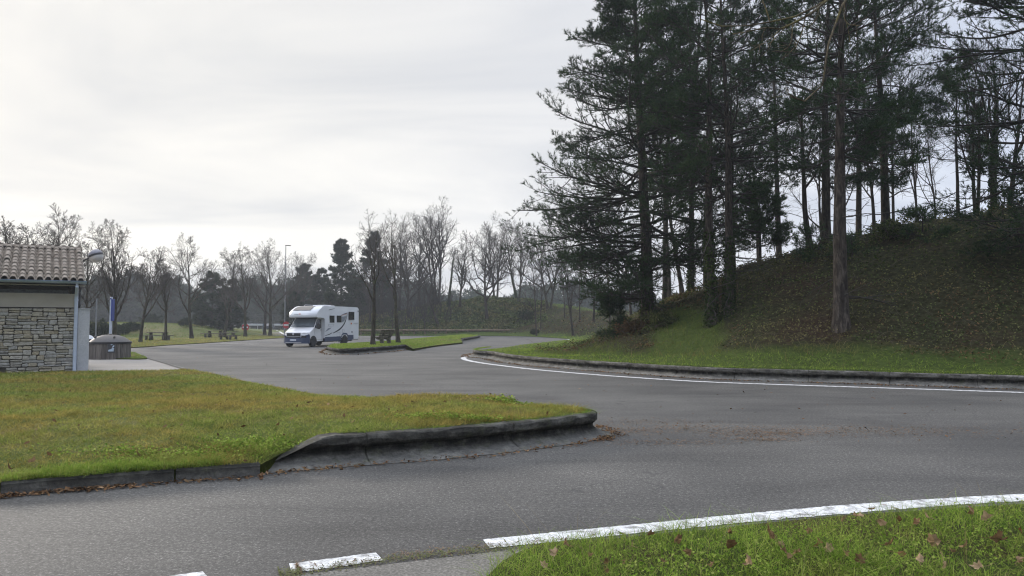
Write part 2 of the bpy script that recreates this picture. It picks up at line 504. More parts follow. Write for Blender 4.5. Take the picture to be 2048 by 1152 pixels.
def field_height(x, y):
    """the open ground left of the car park"""
    z = -.06 + 0.0 * x
    m = np.clip((-x - 33) / 12, 0, 1) * np.clip((y - 80) / 25, 0, 1)
    x = np.asarray(x, float); y = np.asarray(y, float)
    px = 1024 + FPX * x / np.maximum(y, 3)
    h = np.interp(px, [-400, 150, 260, 380, 430, 480, 540, 620], [1.8, 1.8, 1.8, 1.55, 1.1, .5, .15, .1])
    return z + m * h + np.where(m > 0, m * lump(x * .2, y * .2, .12), 0)

def land(name, outline, zfun, spacing, mat, smooth=True, zone=None):
    """one sheet filling an outline, with inner points by spacing(x, y)"""
    lo, hi = outline[:, :2].min(0), outline[:, :2].max(0)
    pts = []
    for (x0, y0, x1, y1, h) in spacing:
        gx, gy = np.meshgrid(np.arange(max(x0, lo[0]), min(x1, hi[0]), h), np.arange(max(y0, lo[1]), min(y1, hi[1]), h))
        p = np.stack([gx.ravel(), gy.ravel()], 1)
        if len(p):
            p = p + RNG.uniform(-.3, .3, p.shape) * h
            pts.append(p)
    pts = np.vstack(pts)
    pts = pts[inside(pts, outline[:, :2])]
    pts = pts[seg_dist(pts, np.vstack([outline, outline[:1]])) > .12]
    allp = np.vstack([outline[:, :2], pts])
    n = len(outline)
    r = delaunay_2d_cdt([Vector(p) for p in allp.tolist()], [], [list(range(n))], 1, 1e-5)
    P = np.array([tuple(v) for v in r[0]])
    z = zfun(P)
    V = np.column_stack([P, z])
    F = np.array([f for f in r[2] if len(f) == 3])
    a = V[F[:, 1]] - V[F[:, 0]]; b = V[F[:, 2]] - V[F[:, 0]]
    flip = (a[:, 0] * b[:, 1] - a[:, 1] * b[:, 0]) < 0
    F[flip] = F[flip][:, ::-1]
    # skirt down to the road
    base = len(V)
    on = np.column_stack([outline[:, :2], np.full(n, -.08)])
    near = np.array([int(np.argmin(((P - o) ** 2).sum(1))) for o in outline[:, :2]])
    V = np.vstack([V, on])
    Q = np.array([(near[i], near[(i + 1) % n], base + (i + 1) % n, base + i) for i in range(n)])
    return np_mesh(name, V, [F, Q], mat, smooth=smooth)

# ---- ground sheet to the horizon
gx = np.unique(np.concatenate([np.arange(-150, 151, 6.0), np.arange(-700, 701, 50.0)]))
gy = np.unique(np.concatenate([np.arange(-30, 260, 5.0), np.arange(-700, 901, 50.0)]))
XX, YY = np.meshgrid(gx, gy)
ZZ = field_height(XX.ravel(), YY.ravel()) - .02
ny, nx = XX.shape
idx = np.arange(nx * ny).reshape(ny, nx)
Fq = np.stack([idx[:-1, :-1], idx[:-1, 1:], idx[1:, 1:], idx[1:, :-1]], -1).reshape(-1, 4)
tag(np_mesh('ground', np.column_stack([XX.ravel(), YY.ravel(), ZZ]), Fq, M['field'], smooth=True), kind='structure')

def sheet(name, outline, z, mat, kind='structure'):
    m = MB(); m.add([(p[0], p[1], z) for p in outline], [tuple(range(len(outline)))])
    return tag(m.build(name, mat), kind=kind)
sheet('road', [(-80, -12), (70, -12), (70, 106), (-27, 106), (-26.4, 60), (-60, 52), (-80, 52)], 0.0, M['asphalt'])

# ---- grass lands
zl = lambda P: idw(P, LAWN) + .05 * np.clip(seg_dist(P, np.vstack([LAWN, LAWN[:1]])), 0, 1) + lump(P[:, 0] * 1.5, P[:, 1] * 1.5, .05) * np.clip(seg_dist(P, np.vstack([LAWN, LAWN[:1]])) / .5, 0, 1)
tag(land('lawn', LAWN, zl, [(-30, 5, 5, 26, .35)], M['turf']), kind='structure')
zi = lambda P: idw(P, ISL) + .06 * np.clip(seg_dist(P, np.vstack([ISL, ISL[:1]])), 0, 1)
tag(land('island_lawn', ISL, zi, [(-14, 38, 0, 90, .6)], M['turf']), kind='structure')

def zbk(P):
    return bank_height(P)
bank = tag(land('hillside', BANK, zbk, [(-4, 10, 40, 48, .5), (-10, 48, 40, 75, 1.0), (-30, 75, 40, 135, 1.1), (40, -20, 90, 135, 4), (-50, 135, 200, 330, 9), (90, -20, 260, 135, 9)], None), kind='structure')
m = Mat('hillside_soil'); p = m.pos()
f = m.noise(p, 6, 7, .72); b = m.noise(p, .22, 5, .62); k = m.noise(p, .6, 4)
dark = m.ramp(f, [(.3, (.014, .015, .007)), (.5, (.04, .04, .019)), (.7, (.08, .072, .037))])
gr = m.ramp(f, [(.3, (.03, .045, .012)), (.7, (.09, .12, .03))])
br = m.ramp(f, [(.3, (.02, .014, .009)), (.7, (.08, .055, .033))])
c = m.mix(m.ramp(b, [(.5, 0.0), (.64, 1.0)]), dark, br)
lush = m.n('ShaderNodeAttribute', attribute_name='lush').outputs['Fac']
c = m.mix(m.math('MULTIPLY', lush, .85), c, m.ramp(f, [(.3, (.012, .02, .008)), (.5, (.034, .046, .018)), (.7, (.075, .088, .035))]))
zone = m.n('ShaderNodeAttribute', attribute_name='grassy').outputs['Fac']
zz = m.math('ADD', zone, m.math('MULTIPLY', m.math('SUBTRACT', k, .5), .9))
c = m.mix(m.ramp(zz, [(.35, 0.0), (.65, 1.0)]), c, gr)
bank.data.materials.append(m.pbr(c, 1.0, normal=m.bump(f, 1.0, .12), spec=.05))
nv = len(bank.data.vertices)
co = np.empty(nv * 3, np.float32); bank.data.vertices.foreach_get('co', co); co = co.reshape(-1, 3)
def grassy(p):
    s = seg_dist(p, FB)
    w = np.interp(p[:, 1], [20, 30, 45, 70, 100], [2.0, 3.2, 5.0, 7.5, 3.0])
    g = np.clip(1.4 - s / w * .9, 0, 1)
    px = 1024 + FPX * p[:, 0] / np.maximum(p[:, 1], 3)
    # bright green tongue up the slope beside the twin trunks, and the meadow on the far crest
    t1 = np.exp(-(((px - 1370) / 75) ** 2)) * ((p[:, 1] > 20) & (p[:, 1] < 36)) * np.clip((9 - s) / 3, 0, 1) * 1.15
    t2 = np.exp(-(((px - 1160) / 75) ** 2)) * ((p[:, 1] > 80) & (s > 13))
    t3 = np.exp(-(((px - 840) / 60) ** 2)) * ((p[:, 1] > 100) & (s < 8)) * .8
    return np.clip(np.maximum.reduce([g, t1, t2, t3]), 0, 1)
at = bank.data.attributes.new('grassy', 'FLOAT', 'POINT')
at.data.foreach_set('value', grassy(co.astype(float)).astype(np.float32))

lu = np.clip((co[:, 1] - 96) / 6, 0, 1) * np.clip((2 - co[:, 0]) / 6, 0, 1)
at = bank.data.attributes.new('lush', 'FLOAT', 'POINT')
at.data.foreach_set('value', lu.astype(np.float32))
STRIP = np.vstack([catmull([G(40, 703, .05), G(265, 694.5, .05), G(330, 690, .05), G(400, 686, .05), G(480, 680.7, .05), G(545, 676.5, .05), (-26.3, 95, .05), (-26.8, 104, .05), (-27.5, 112, .05)], 1.0),
                   np.array([(-40, 114, .1), (-62, 112, .5), (-62, 52, .1)])])
zs = lambda P: idw(P, STRIP) + lump(P[:, 0] * .4, P[:, 1] * .4, .05) * np.clip(seg_dist(P, np.vstack([STRIP, STRIP[:1]])) / 2, 0, 1)
tag(land('grass_strip', STRIP, zs, [(-64, 48, -20, 120, 1.2)], M['turf']), kind='structure')
PATCH = np.vstack([catmull([G(230, 717, .05), G(292, 717, .05), G(280, 709.5, .05), G(262, 704, .05), G(215, 704, .05)], .4), np.array([(-26, 44, .05), (-26, 34, .05)])])
zp = lambda P: np.full(len(P), .06)
tag(land('grass_patch', PATCH, zp, [(-30, 30, -10, 50, .6)], M['turf']), kind='structure')
sheet('pavement', [G(130, 748)[:2], G(300, 745)[:2], G(345, 742)[:2], G(371, 737)[:2], G(335, 727)[:2], G(310, 720)[:2], G(294, 716.3)[:2], G(240, 716.3)[:2], (-26, 33.9), (-26, 24)], .012, M['pad'])
m = MB()
ke = catmull([G(372, 739, 0), G(335, 727.5), G(310, 720.3), G(293, 716), G(283, 710), G(262, 704)], .5)[:, :2]
ki = offset_in(ke, .14)
nk = len(ke)
m.add([(x, y, .03) for x, y in ke] + [(x, y, .035) for x, y in ki] + [(x, y, -.02) for x, y in ke], [(i, i + 1, nk + i + 1, nk + i) for i in range(nk - 1)] + [(i, 2 * nk + i, 2 * nk + i + 1, i + 1) for i in range(nk - 1)])
tag(m.build('kerb', M['kerb_pale']), kind='structure')

# ---- kerbs
PROF = [(-.06, -.03), (-.06, .010), (.08, .030), (.17, .058), (.225, .094), (.25, .135), (.249, .162), (.228, .186), (.198, .204), (.181, .226), (.176, .262), (.179, .296), (.194, .317), (.225, .326), (.46, .322), (.46, -.03)]
def kerb(name, line, hs, mat, joints=2.0, ramp=None):
    L0 = np.concatenate([[0], np.cumsum(np.linalg.norm(np.diff(line, axis=0), axis=1))])
    J = np.arange(joints * .6, L0[-1] - .3, joints)
    jj = np.concatenate([J - .03, J - .012, J, J + .012, J + .03]) if len(J) else np.array([])
    L = np.unique(np.concatenate([L0, jj]))
    hs = np.interp(L, L0, hs)
    line = np.stack([np.interp(L, L0, line[:, 0]), np.interp(L, L0, line[:, 1])], 1)
    d = np.gradient(line, L, axis=0); d /= np.linalg.norm(d, axis=1)[:, None]
    nrm = np.stack([-d[:, 1], d[:, 0]], 1)
    n = len(PROF)
    mb = MB(); vs, fs = [], []
    rk = np.random.default_rng(len(line))
    for i in range(len(line)):
        q = 1.0 if (len(J) and np.abs(J - L[i]).min() < .004) else 0.0
        blk = int(np.searchsorted(J, L[i]))
        off = .004 * math.sin(blk * 12.9)
        for w, z in PROF:
            hz = (z + off * (z > .1)) * hs[i] + (rk.normal(0, .004) if .03 < z else 0) - q * .02 * (z > .02) if z > 0 else z
            ww = w * (.75 + .25 * hs[i]) if 0 < w < .45 else w
            ww += (q * .022 + rk.normal(0, .0055)) if .02 < z < .322 else 0
            if ramp is not None:      # mitred end: the block is cut off along a slope
                hz = min(hz, .015 + L[i] * ramp) if hz > 0 else hz
            vs.append((line[i, 0] + nrm[i, 0] * ww, line[i, 1] + nrm[i, 1] * ww, hz))
    for i in range(len(line) - 1):
        for k in range(n - 1):
            fs.append((i * n + k, (i + 1) * n + k, (i + 1) * n + k + 1, i * n + k + 1))
    fs.append(tuple(range(n))); fs.append(tuple((len(line) - 1) * n + k for k in range(n - 1, -1, -1)))
    mb.add(vs, fs)
    return tag(mb.build(name, mat, smooth=True), kind='structure')
n = len(kerb_front)
arc = np.concatenate([[0], np.cumsum(np.linalg.norm(np.diff(kerb_front, axis=0), axis=1))])
hs = np.interp(arc, [0, arc[-1] - .5, arc[-1]], [1, 1, .7])
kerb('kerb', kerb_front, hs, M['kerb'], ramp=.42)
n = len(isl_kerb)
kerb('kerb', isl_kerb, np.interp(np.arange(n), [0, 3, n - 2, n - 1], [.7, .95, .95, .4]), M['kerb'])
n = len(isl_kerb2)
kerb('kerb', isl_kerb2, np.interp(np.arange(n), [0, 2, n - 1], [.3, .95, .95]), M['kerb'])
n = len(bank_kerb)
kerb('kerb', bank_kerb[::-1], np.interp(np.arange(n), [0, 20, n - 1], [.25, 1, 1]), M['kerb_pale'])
# low kerb along the front lawn
m = MB()
line = low_top[:, :2]; inn = offset_in(line, .13); out = offset_in(line, -.025)
cuts = [0] + [k for k in range(4, len(line) - 2, 4)] + [len(line) - 1]
for a, b in zip(cuts[:-1], cuts[1:]):
    q0, q1 = .012, .988
    for (u, v) in ((a, b),):
        P = [line[a] + (line[a + 1] - line[a]) * q0 * 2] + [line[k] for k in range(a + 1, b)] + [line[b] + (line[b - 1] - line[b]) * q0 * 2]
        P = np.array(P); I = offset_in(P, .14); O = offset_in(P, -.025); T = offset_in(P, -.002)
        k = len(P)
        jz = RNG.uniform(-.006, .006)
        vs = [(x, y, -.03) for x, y in O] + [(x, y, .105 + jz) for x, y in O] + [(x, y, .126 + jz) for x, y in T] + [(x, y, .128 + jz) for x, y in I] + [(x, y, -.03) for x, y in I]
        fs = []
        for r in range(4):
            fs += [(r * k + i, r * k + i + 1, (r + 1) * k + i + 1, (r + 1) * k + i) for i in range(k - 1)]
        fs += [tuple(r * k for r in range(5)), tuple(r * k + k - 1 for r in range(4, -1, -1))]
        m.add(vs, fs)
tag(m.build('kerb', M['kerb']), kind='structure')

# ---- painted lines
def band(name, a, b, z, step=.2):
    """strip between two pixel-free outlines given as world points"""
    A, B = catmull(a, step), catmull(b, step)
    k = max(24, int(max(np.linalg.norm(np.diff(A, axis=0), axis=1).sum(), .3) / .02))
    A = np.stack([np.interp(np.linspace(0, 1, k), np.linspace(0, 1, len(A)), A[:, i]) for i in (0, 1)], 1)
    B = np.stack([np.interp(np.linspace(0, 1, k), np.linspace(0, 1, len(B)), B[:, i]) for i in (0, 1)], 1)
    A = A + RNG.normal(0, .0042, A.shape) * [.3, 1]; B = B + RNG.normal(0, .0048, B.shape) * [.3, 1]
    V = np.vstack([np.column_stack([A, np.full(k, z)]), np.column_stack([B, np.full(k, z)])])
    F = np.array([(i, i + 1, k + i + 1, k + i) for i in range(k - 1)])
    return tag(np_mesh(name, V, F[:, ::-1], M['paint']), kind='structure')
band('edge_line', [G(966, 1080), G(1130, 1063.5), G(1300, 1047), G(1500, 1027.5), G(1700, 1010), G(1880, 998), G(2048, 988.5), (9.5, 8.0), (16, 9.0)],
     [G(980, 1097.5), G(1140, 1081.5), G(1300, 1065), G(1500, 1045), G(1700, 1027.5), G(1880, 1013), G(2048, 1003), (9.6, 7.75), (16.1, 8.75)], .005)
band('edge_line', [G(578, 1129), G(670, 1117), G(752, 1106)], [G(583, 1147.5), G(675, 1135), G(766, 1121.5)], .005)
band('edge_line', [G(150, 1176), G(290, 1160), G(405, 1144)], [G(150, 1196), G(300, 1178), G(420, 1161)], .005)
ctr = catmull([(34, 8.3), (26, 11.0), (19, 14.3), G(2048, 785.3), G(1880, 779.6), G(1700, 774), G(1550, 769), G(1400, 763.3), G(1250, 754), G(1175, 748.3), G(1100, 742), G(1050, 737), G(1000, 731), G(965, 726.3), G(942, 722.3), G(929, 718.6), G(927.5, 715.6), G(936, 713), G(949, 711.2)], .3)[:, :2]
A = offset_in(ctr, .13) + RNG.normal(0, .006, ctr.shape); B = offset_in(ctr, -.13) + RNG.normal(0, .006, ctr.shape); k = len(ctr)
V = np.vstack([np.column_stack([A, np.full(k, .005)]), np.column_stack([B, np.full(k, .005)])])
tag(np_mesh('edge_line', V, np.array([(i, i + 1, k + i + 1, k + i) for i in range(k - 1)]), M['paint']), kind='structure')
le = loop_edge[6:75]
A = offset_in(le, .08); B = offset_in(le, .30); k = len(le)
V = np.vstack([np.column_stack([A, np.full(k, .005)]), np.column_stack([B, np.full(k, .005)])])
tag(np_mesh('edge_line', V, np.array([(i, i + 1, k + i + 1, k + i) for i in range(k - 1)])[:, ::-1], M['paint']), kind='structure')
# worn parking bay lines
for i in range(9):
    y0 = 57 + i * 4.6
    x0 = -25.6 if i % 2 == 0 else -25.2
    m = MB()
    m.add([(x0, y0, .005), (x0 + 4.6, y0 - .6, .005), (x0 + 4.6, y0 - .45, .005), (x0, y0 + .15, .005)], [(0, 1, 2, 3)])
    tag(m.build('bay_line', M['paint']), kind='structure')
for (pa, ya_, pb, yb_) in ((440, 687.6, 478, 686.4), (488, 689.6, 522, 688.2), (452, 681.6, 480, 680.6), (500, 684.2, 520, 683.4), (532, 684.0, 560, 682.6), (536, 690.6, 560, 689.4), (412, 685.6, 432, 684.8), (720, 686.0, 752, 684.4), (724, 679.6, 760, 678.4), (520, 679.4, 545, 678.4)):
    xa, yA, _ = G(pa, ya_); xb, yB, _ = G(pb, yb_)
    m = MB(); m.add([(xa, yA, .005), (xb, yB, .005), (xb, yB + .17, .005), (xa, yA + .17, .005)], [(0, 1, 2, 3)])
    tag(m.build('bay_line', M['paint']), kind='structure')

# ---- foreground verge and gutter slab
VERGE = np.vstack([catmull([G(960, 1175, .03), G(1005, 1122, .03), G(1080, 1087, .03), G(1200, 1078, .03), G(1300, 1069, .03), G(1500, 1049, .03), G(1700, 1031, .03), G(1880, 1017, .03), G(2048, 1007.5, .03), (9.6, 7.55, .03), (16, 8.5, .03)], .25),
                   np.array([(16, 2, .05), (-.3, 2, .05), (-.3, 3.6, .04)])])
zv = lambda P: idw(P, VERGE) + .045 * np.clip(seg_dist(P, np.vstack([VERGE, VERGE[:1]])) / .6, 0, 1) + lump(P[:, 0] * 3, P[:, 1] * 3, .012)
tag(land('verge', VERGE, zv, [(-2, 2, 16, 9, .2)], M['turf_dark']), kind='structure')
for a, b in (((540, 1160), (1018, 1103.5)), ((1024, 1103), (1330, 1073))):
    x0, y0, _ = G(a[0], a[1]); x1, y1, _ = G(b[0], b[1])
    dx, dy = x1 - x0, y1 - y0; L = math.hypot(dx, dy); nx_, ny_ = dy / L, -dx / L
    m = MB(); r = 6
    m.add([(x0, y0, .012), (x1, y1, .012), (x1 + nx_ * .62, y1 + ny_ * .62, .02), (x0 + nx_ * .62, y0 + ny_ * .62, .02), (x0, y0, -.02), (x1, y1, -.02), (x1 + nx_ * .62, y1 + ny_ * .62, -.02), (x0 + nx_ * .62, y0 + ny_ * .62, -.02)],
          [(0, 3, 2, 1), (0, 1, 5, 4), (1, 2, 6, 5), (2, 3, 7, 6), (3, 0, 4, 7)])
    tag(m.build('gutter', M['slab']), kind='structure')
# ------------------------------------------------------------------ plants
def unit(a):
    return a / np.maximum(np.linalg.norm(a, axis=-1, keepdims=True), 1e-9)

def grow(rng, P, D, L, R, k, wander, up, tip=.35, sag=0.0):
    """batch of branches: start P, heading D, length L, radius R -> points (n,k,3), radii (n,k)"""
    n = len(P)
    pts = np.empty((n, k, 3)); pts[:, 0] = P
    D = unit(D)
    for i in range(1, k):
        D = D + rng.normal(0, wander, (n, 3))
        D[:, 2] += up - sag * i / k
        D = unit(D)
        pts[:, i] = pts[:, i - 1] + D * (L / (k - 1))[:, None]
    return pts, R[:, None] * np.linspace(1, tip, k)[None]

def kids(rng, pts, rr, L, m, t0, t1, ang, ratio, rk, jit=.25, even=True, flat=0.0):
    """children along each branch"""
    n, k, _ = pts.shape
    if even:
        t = (np.arange(m)[None] + rng.uniform(.1, .9, (n, m))) / m
    else:
        t = rng.uniform(0, 1, (n, m))
    t = t0 + (t1 - t0) * t
    f = t * (k - 1); i = np.clip(f.astype(int), 0, k - 2); w = (f - i)[..., None]
    b = np.arange(n)[:, None]
    P = pts[b, i] * (1 - w) + pts[b, i + 1] * w
    T = unit(pts[b, i + 1] - pts[b, i])
    ref = np.where(np.abs(T[..., 2:3]) < .9, np.array([0, 0, 1.0]), np.array([1.0, 0, 0]))
    U = unit(np.cross(T, ref)); Wv = np.cross(U, T)
    az = np.arange(m)[None] * 2.4 + rng.uniform(0, 6.28, (n, 1)) + rng.normal(0, .4, (n, m))
    if flat > 0:     # keep side twigs in the plane of the bough
        side = np.where((np.arange(m)[None] % 2) == 0, 0.0, PI) + rng.normal(0, flat, (n, m))
        az = side
    a = (ang * (1 + rng.normal(0, jit, (n, m))))[..., None]
    Dn = T * np.cos(a) + (U * np.cos(az)[..., None] + Wv * np.sin(az)[..., None]) * np.sin(a)
    R0 = rr[b, i] * (1 - w[..., 0]) + rr[b, i + 1] * w[..., 0]
    Ln = L[:, None] * ratio * (1.15 - .75 * (t - t0) / max(1e-6, 1 - t0)) * rng.uniform(.6, 1.25, (n, m))
    return P.reshape(-1, 3), Dn.reshape(-1, 3), Ln.ravel(), (R0 * rk).ravel(), t.ravel()

class Tubes:
    def __init__(s): s.V, s.F, s.n = [], [], 0
    def add(s, pts, rr, sides):
        n, k, _ = pts.shape
        if n == 0: return
        T = np.empty_like(pts)
        T[:, 1:-1] = pts[:, 2:] - pts[:, :-2]; T[:, 0] = pts[:, 1] - pts[:, 0]; T[:, -1] = pts[:, -1] - pts[:, -2]
        T = unit(T)
        m = unit(T.mean(1))
        ref = np.where(np.abs(m[:, 2:3]) < .8, np.array([0, 0, 1.0]), np.array([1.0, 0, 0]))[:, None]
        U = unit(np.cross(T, ref)); W = np.cross(U, T)
        a = np.arange(sides) * 2 * PI / sides
        V = pts[:, :, None] + rr[:, :, None, None] * (U[:, :, None] * np.cos(a)[None, None, :, None] + W[:, :, None] * np.sin(a)[None, None, :, None])
        base = s.n + (np.arange(n) * k * sides)[:, None, None]
        i = (np.arange(k - 1) * sides)[None, :, None]; q = np.arange(sides)[None, None]; q2 = (q + 1) % sides
        F = np.stack([base + i + q, base + i + q2, base + i + sides + q2, base + i + sides + q], -1)
        s.V.append(V.reshape(-1, 3)); s.F.append(F.reshape(-1, 4)); s.n += n * k * sides
    def build(s, name, mat, parent, smooth=True):
        if not s.V: return None
        return np_mesh(name, np.vstack(s.V), np.vstack(s.F), mat, parent, smooth)

def leaves_mesh(name, P, Nrm, size, rng, mat, parent=None, aspect=1.5):
    """small pointed leaf faces"""
    n = len(P)
    r = rng.normal(0, 1, (n, 3))
    U = unit(np.cross(Nrm, r)); W = np.cross(unit(Nrm), U)
    s = size[:, None] if np.ndim(size) else size
    V = np.stack([P - U * s * .5 * aspect, P - W * s * .42 - U * s * .1, P + U * s * .55 * aspect, P + W * s * .42 - U * s * .1], 1).reshape(-1, 3)
    F = np.arange(4 * n).reshape(n, 4)
    return np_mesh(name, V, F, mat, parent)

def tufts(rng, P, D, L, m, nl, w, a0=.45, a1=1.0):
    """needles round shoots: triangles"""
    n = len(P)
    t = rng.uniform(.05, 1, (n, m, 1))
    D = unit(D)
    ref = np.where(np.abs(D[:, 2:3]) < .9, np.array([0, 0, 1.0]), np.array([1.0, 0, 0]))
    U = unit(np.cross(D, ref)); W = np.cross(U, D)
    az = rng.uniform(0, 2 * PI, (n, m, 1))
    al = rng.uniform(a0, a1, (n, m, 1)) * (1.25 - .6 * t)
    rdir = U[:, None] * np.cos(az) + W[:, None] * np.sin(az)
    N = D[:, None] * np.cos(al) + rdir * np.sin(al)
    B = P[:, None] + D[:, None] * t * L[:, None, None]
    side = unit(np.cross(N, rng.normal(0, 1, (n, m, 3)))) * w
    tip = B + N * nl * rng.uniform(.75, 1.2, (n, m, 1))
    tip[..., 2] -= .01
    V = np.stack([B - side, B + side, tip], 2).reshape(-1, 3)
    return V

# ---- leafless trees
def bare_tree(seed, x, y, z, h, name='bare_tree', label='', r=None, fork=.35, spread=.75, lean=(0, 0), limbs=9, sub=7, tw=6, tl=4, up=.1, wander=.13, mats=('bark', 'twig'), group=None, stems=1, ivy=0.0, thick=1.0, sway=.035, cat='tree', twr=.006, width=1.0, finalr=.0035):
    rng = np.random.default_rng(seed)
    root = thing(name, label, cat, (x, y, z), 0, group)
    r = r or h * (.0145 if twr < .009 else .019)
    tb, cr = Tubes(), Tubes()
    sp = []
    for q in range(stems):
        a = q * 2 * PI / stems + seed
        off = .12 * (stems > 1)
        P = np.array([[math.cos(a) * r * off * 6, math.sin(a) * r * off * 6, -.25]])
        D = np.array([[lean[0] + (.14 * math.cos(a) if stems > 1 else 0), lean[1] + (.14 * math.sin(a) if stems > 1 else 0), 1.0]])
        sp.append(grow(rng, P, D, np.array([h * (.93 if q == 0 else .86)]), np.array([r * (1 if stems == 1 else .75)]), 14, sway, .03, .08))
    pts = np.vstack([p for p, _ in sp]); rr = np.vstack([q for _, q in sp])
    rr[:, 0] *= 1.45; rr[:, 1] *= 1.08
    tb.add(pts, rr, 9)
    L0 = np.full(len(pts), h)
    # limbs
    P, D, L, R, t = kids(rng, pts, rr, L0, limbs, fork, .97, spread, .42 * width, .62)
    p1, r1 = grow(rng, P, D, L, np.maximum(R, .012) * thick, 8, wander, up, .22)
    tb.add(p1, r1, 6)
    P, D, L, R, t = kids(rng, p1, r1, L, sub, .18, .98, .8, .5, .6)
    p2, r2 = grow(rng, P, D, L, np.maximum(R, .008), 6, wander * 1.15, up * .8, .3)
    cr.add(p2, r2, 4)
    P, D, L, R, t = kids(rng, p2, r2, L, tw, .15, 1, .75, .55, .6)
    p3, r3 = grow(rng, P, D, L, np.maximum(R, twr), 5, wander * 1.2, up * .6, .5)
    cr.add(p3, r3, 3)
    if tl:
        P, D, L, R, t = kids(rng, p3, r3, L, tl, .2, 1, .7, .6, .7)
        p4, r4 = grow(rng, P, D, L, np.maximum(R, twr * .8), 4, wander, up * .4, .6)
        cr.add(p4, r4, 3)
    # fine twigs straight off the stem too
    tb.build('trunk', M[mats[0]], root)
    cr.build('crown', M[mats[1]], root)
    if ivy > 0:
        ivy_on(rng, pts[0], rr[0], ivy, root)
    return root

def ivy_on(rng, pts, rr, frac, root, dens=420, size=.085, low=0.0):
    k = len(pts)
    Lz = pts[-1, 2] * frac
    n = int(dens * max(Lz, .5))
    z = rng.uniform(low, 1, n) ** 1.15
    f = z * frac * (k - 1); i = np.clip(f.astype(int), 0, k - 2); w = (f - i)[:, None]
    c = pts[i] * (1 - w) + pts[i + 1] * w
    R = rr[i] * (1 - w[:, 0]) + rr[i + 1] * w[:, 0]
    a = rng.uniform(0, 2 * PI, n)
    d = np.stack([np.cos(a), np.sin(a), 0 * a], 1)
    P = c + d * (R + rng.uniform(.0, .09, n))[:, None]
    leaves_mesh('ivy', P, d + rng.normal(0, .45, (n, 3)), rng.uniform(.6, 1.3, n) * size, rng, M['ivy'], root, 1.1)

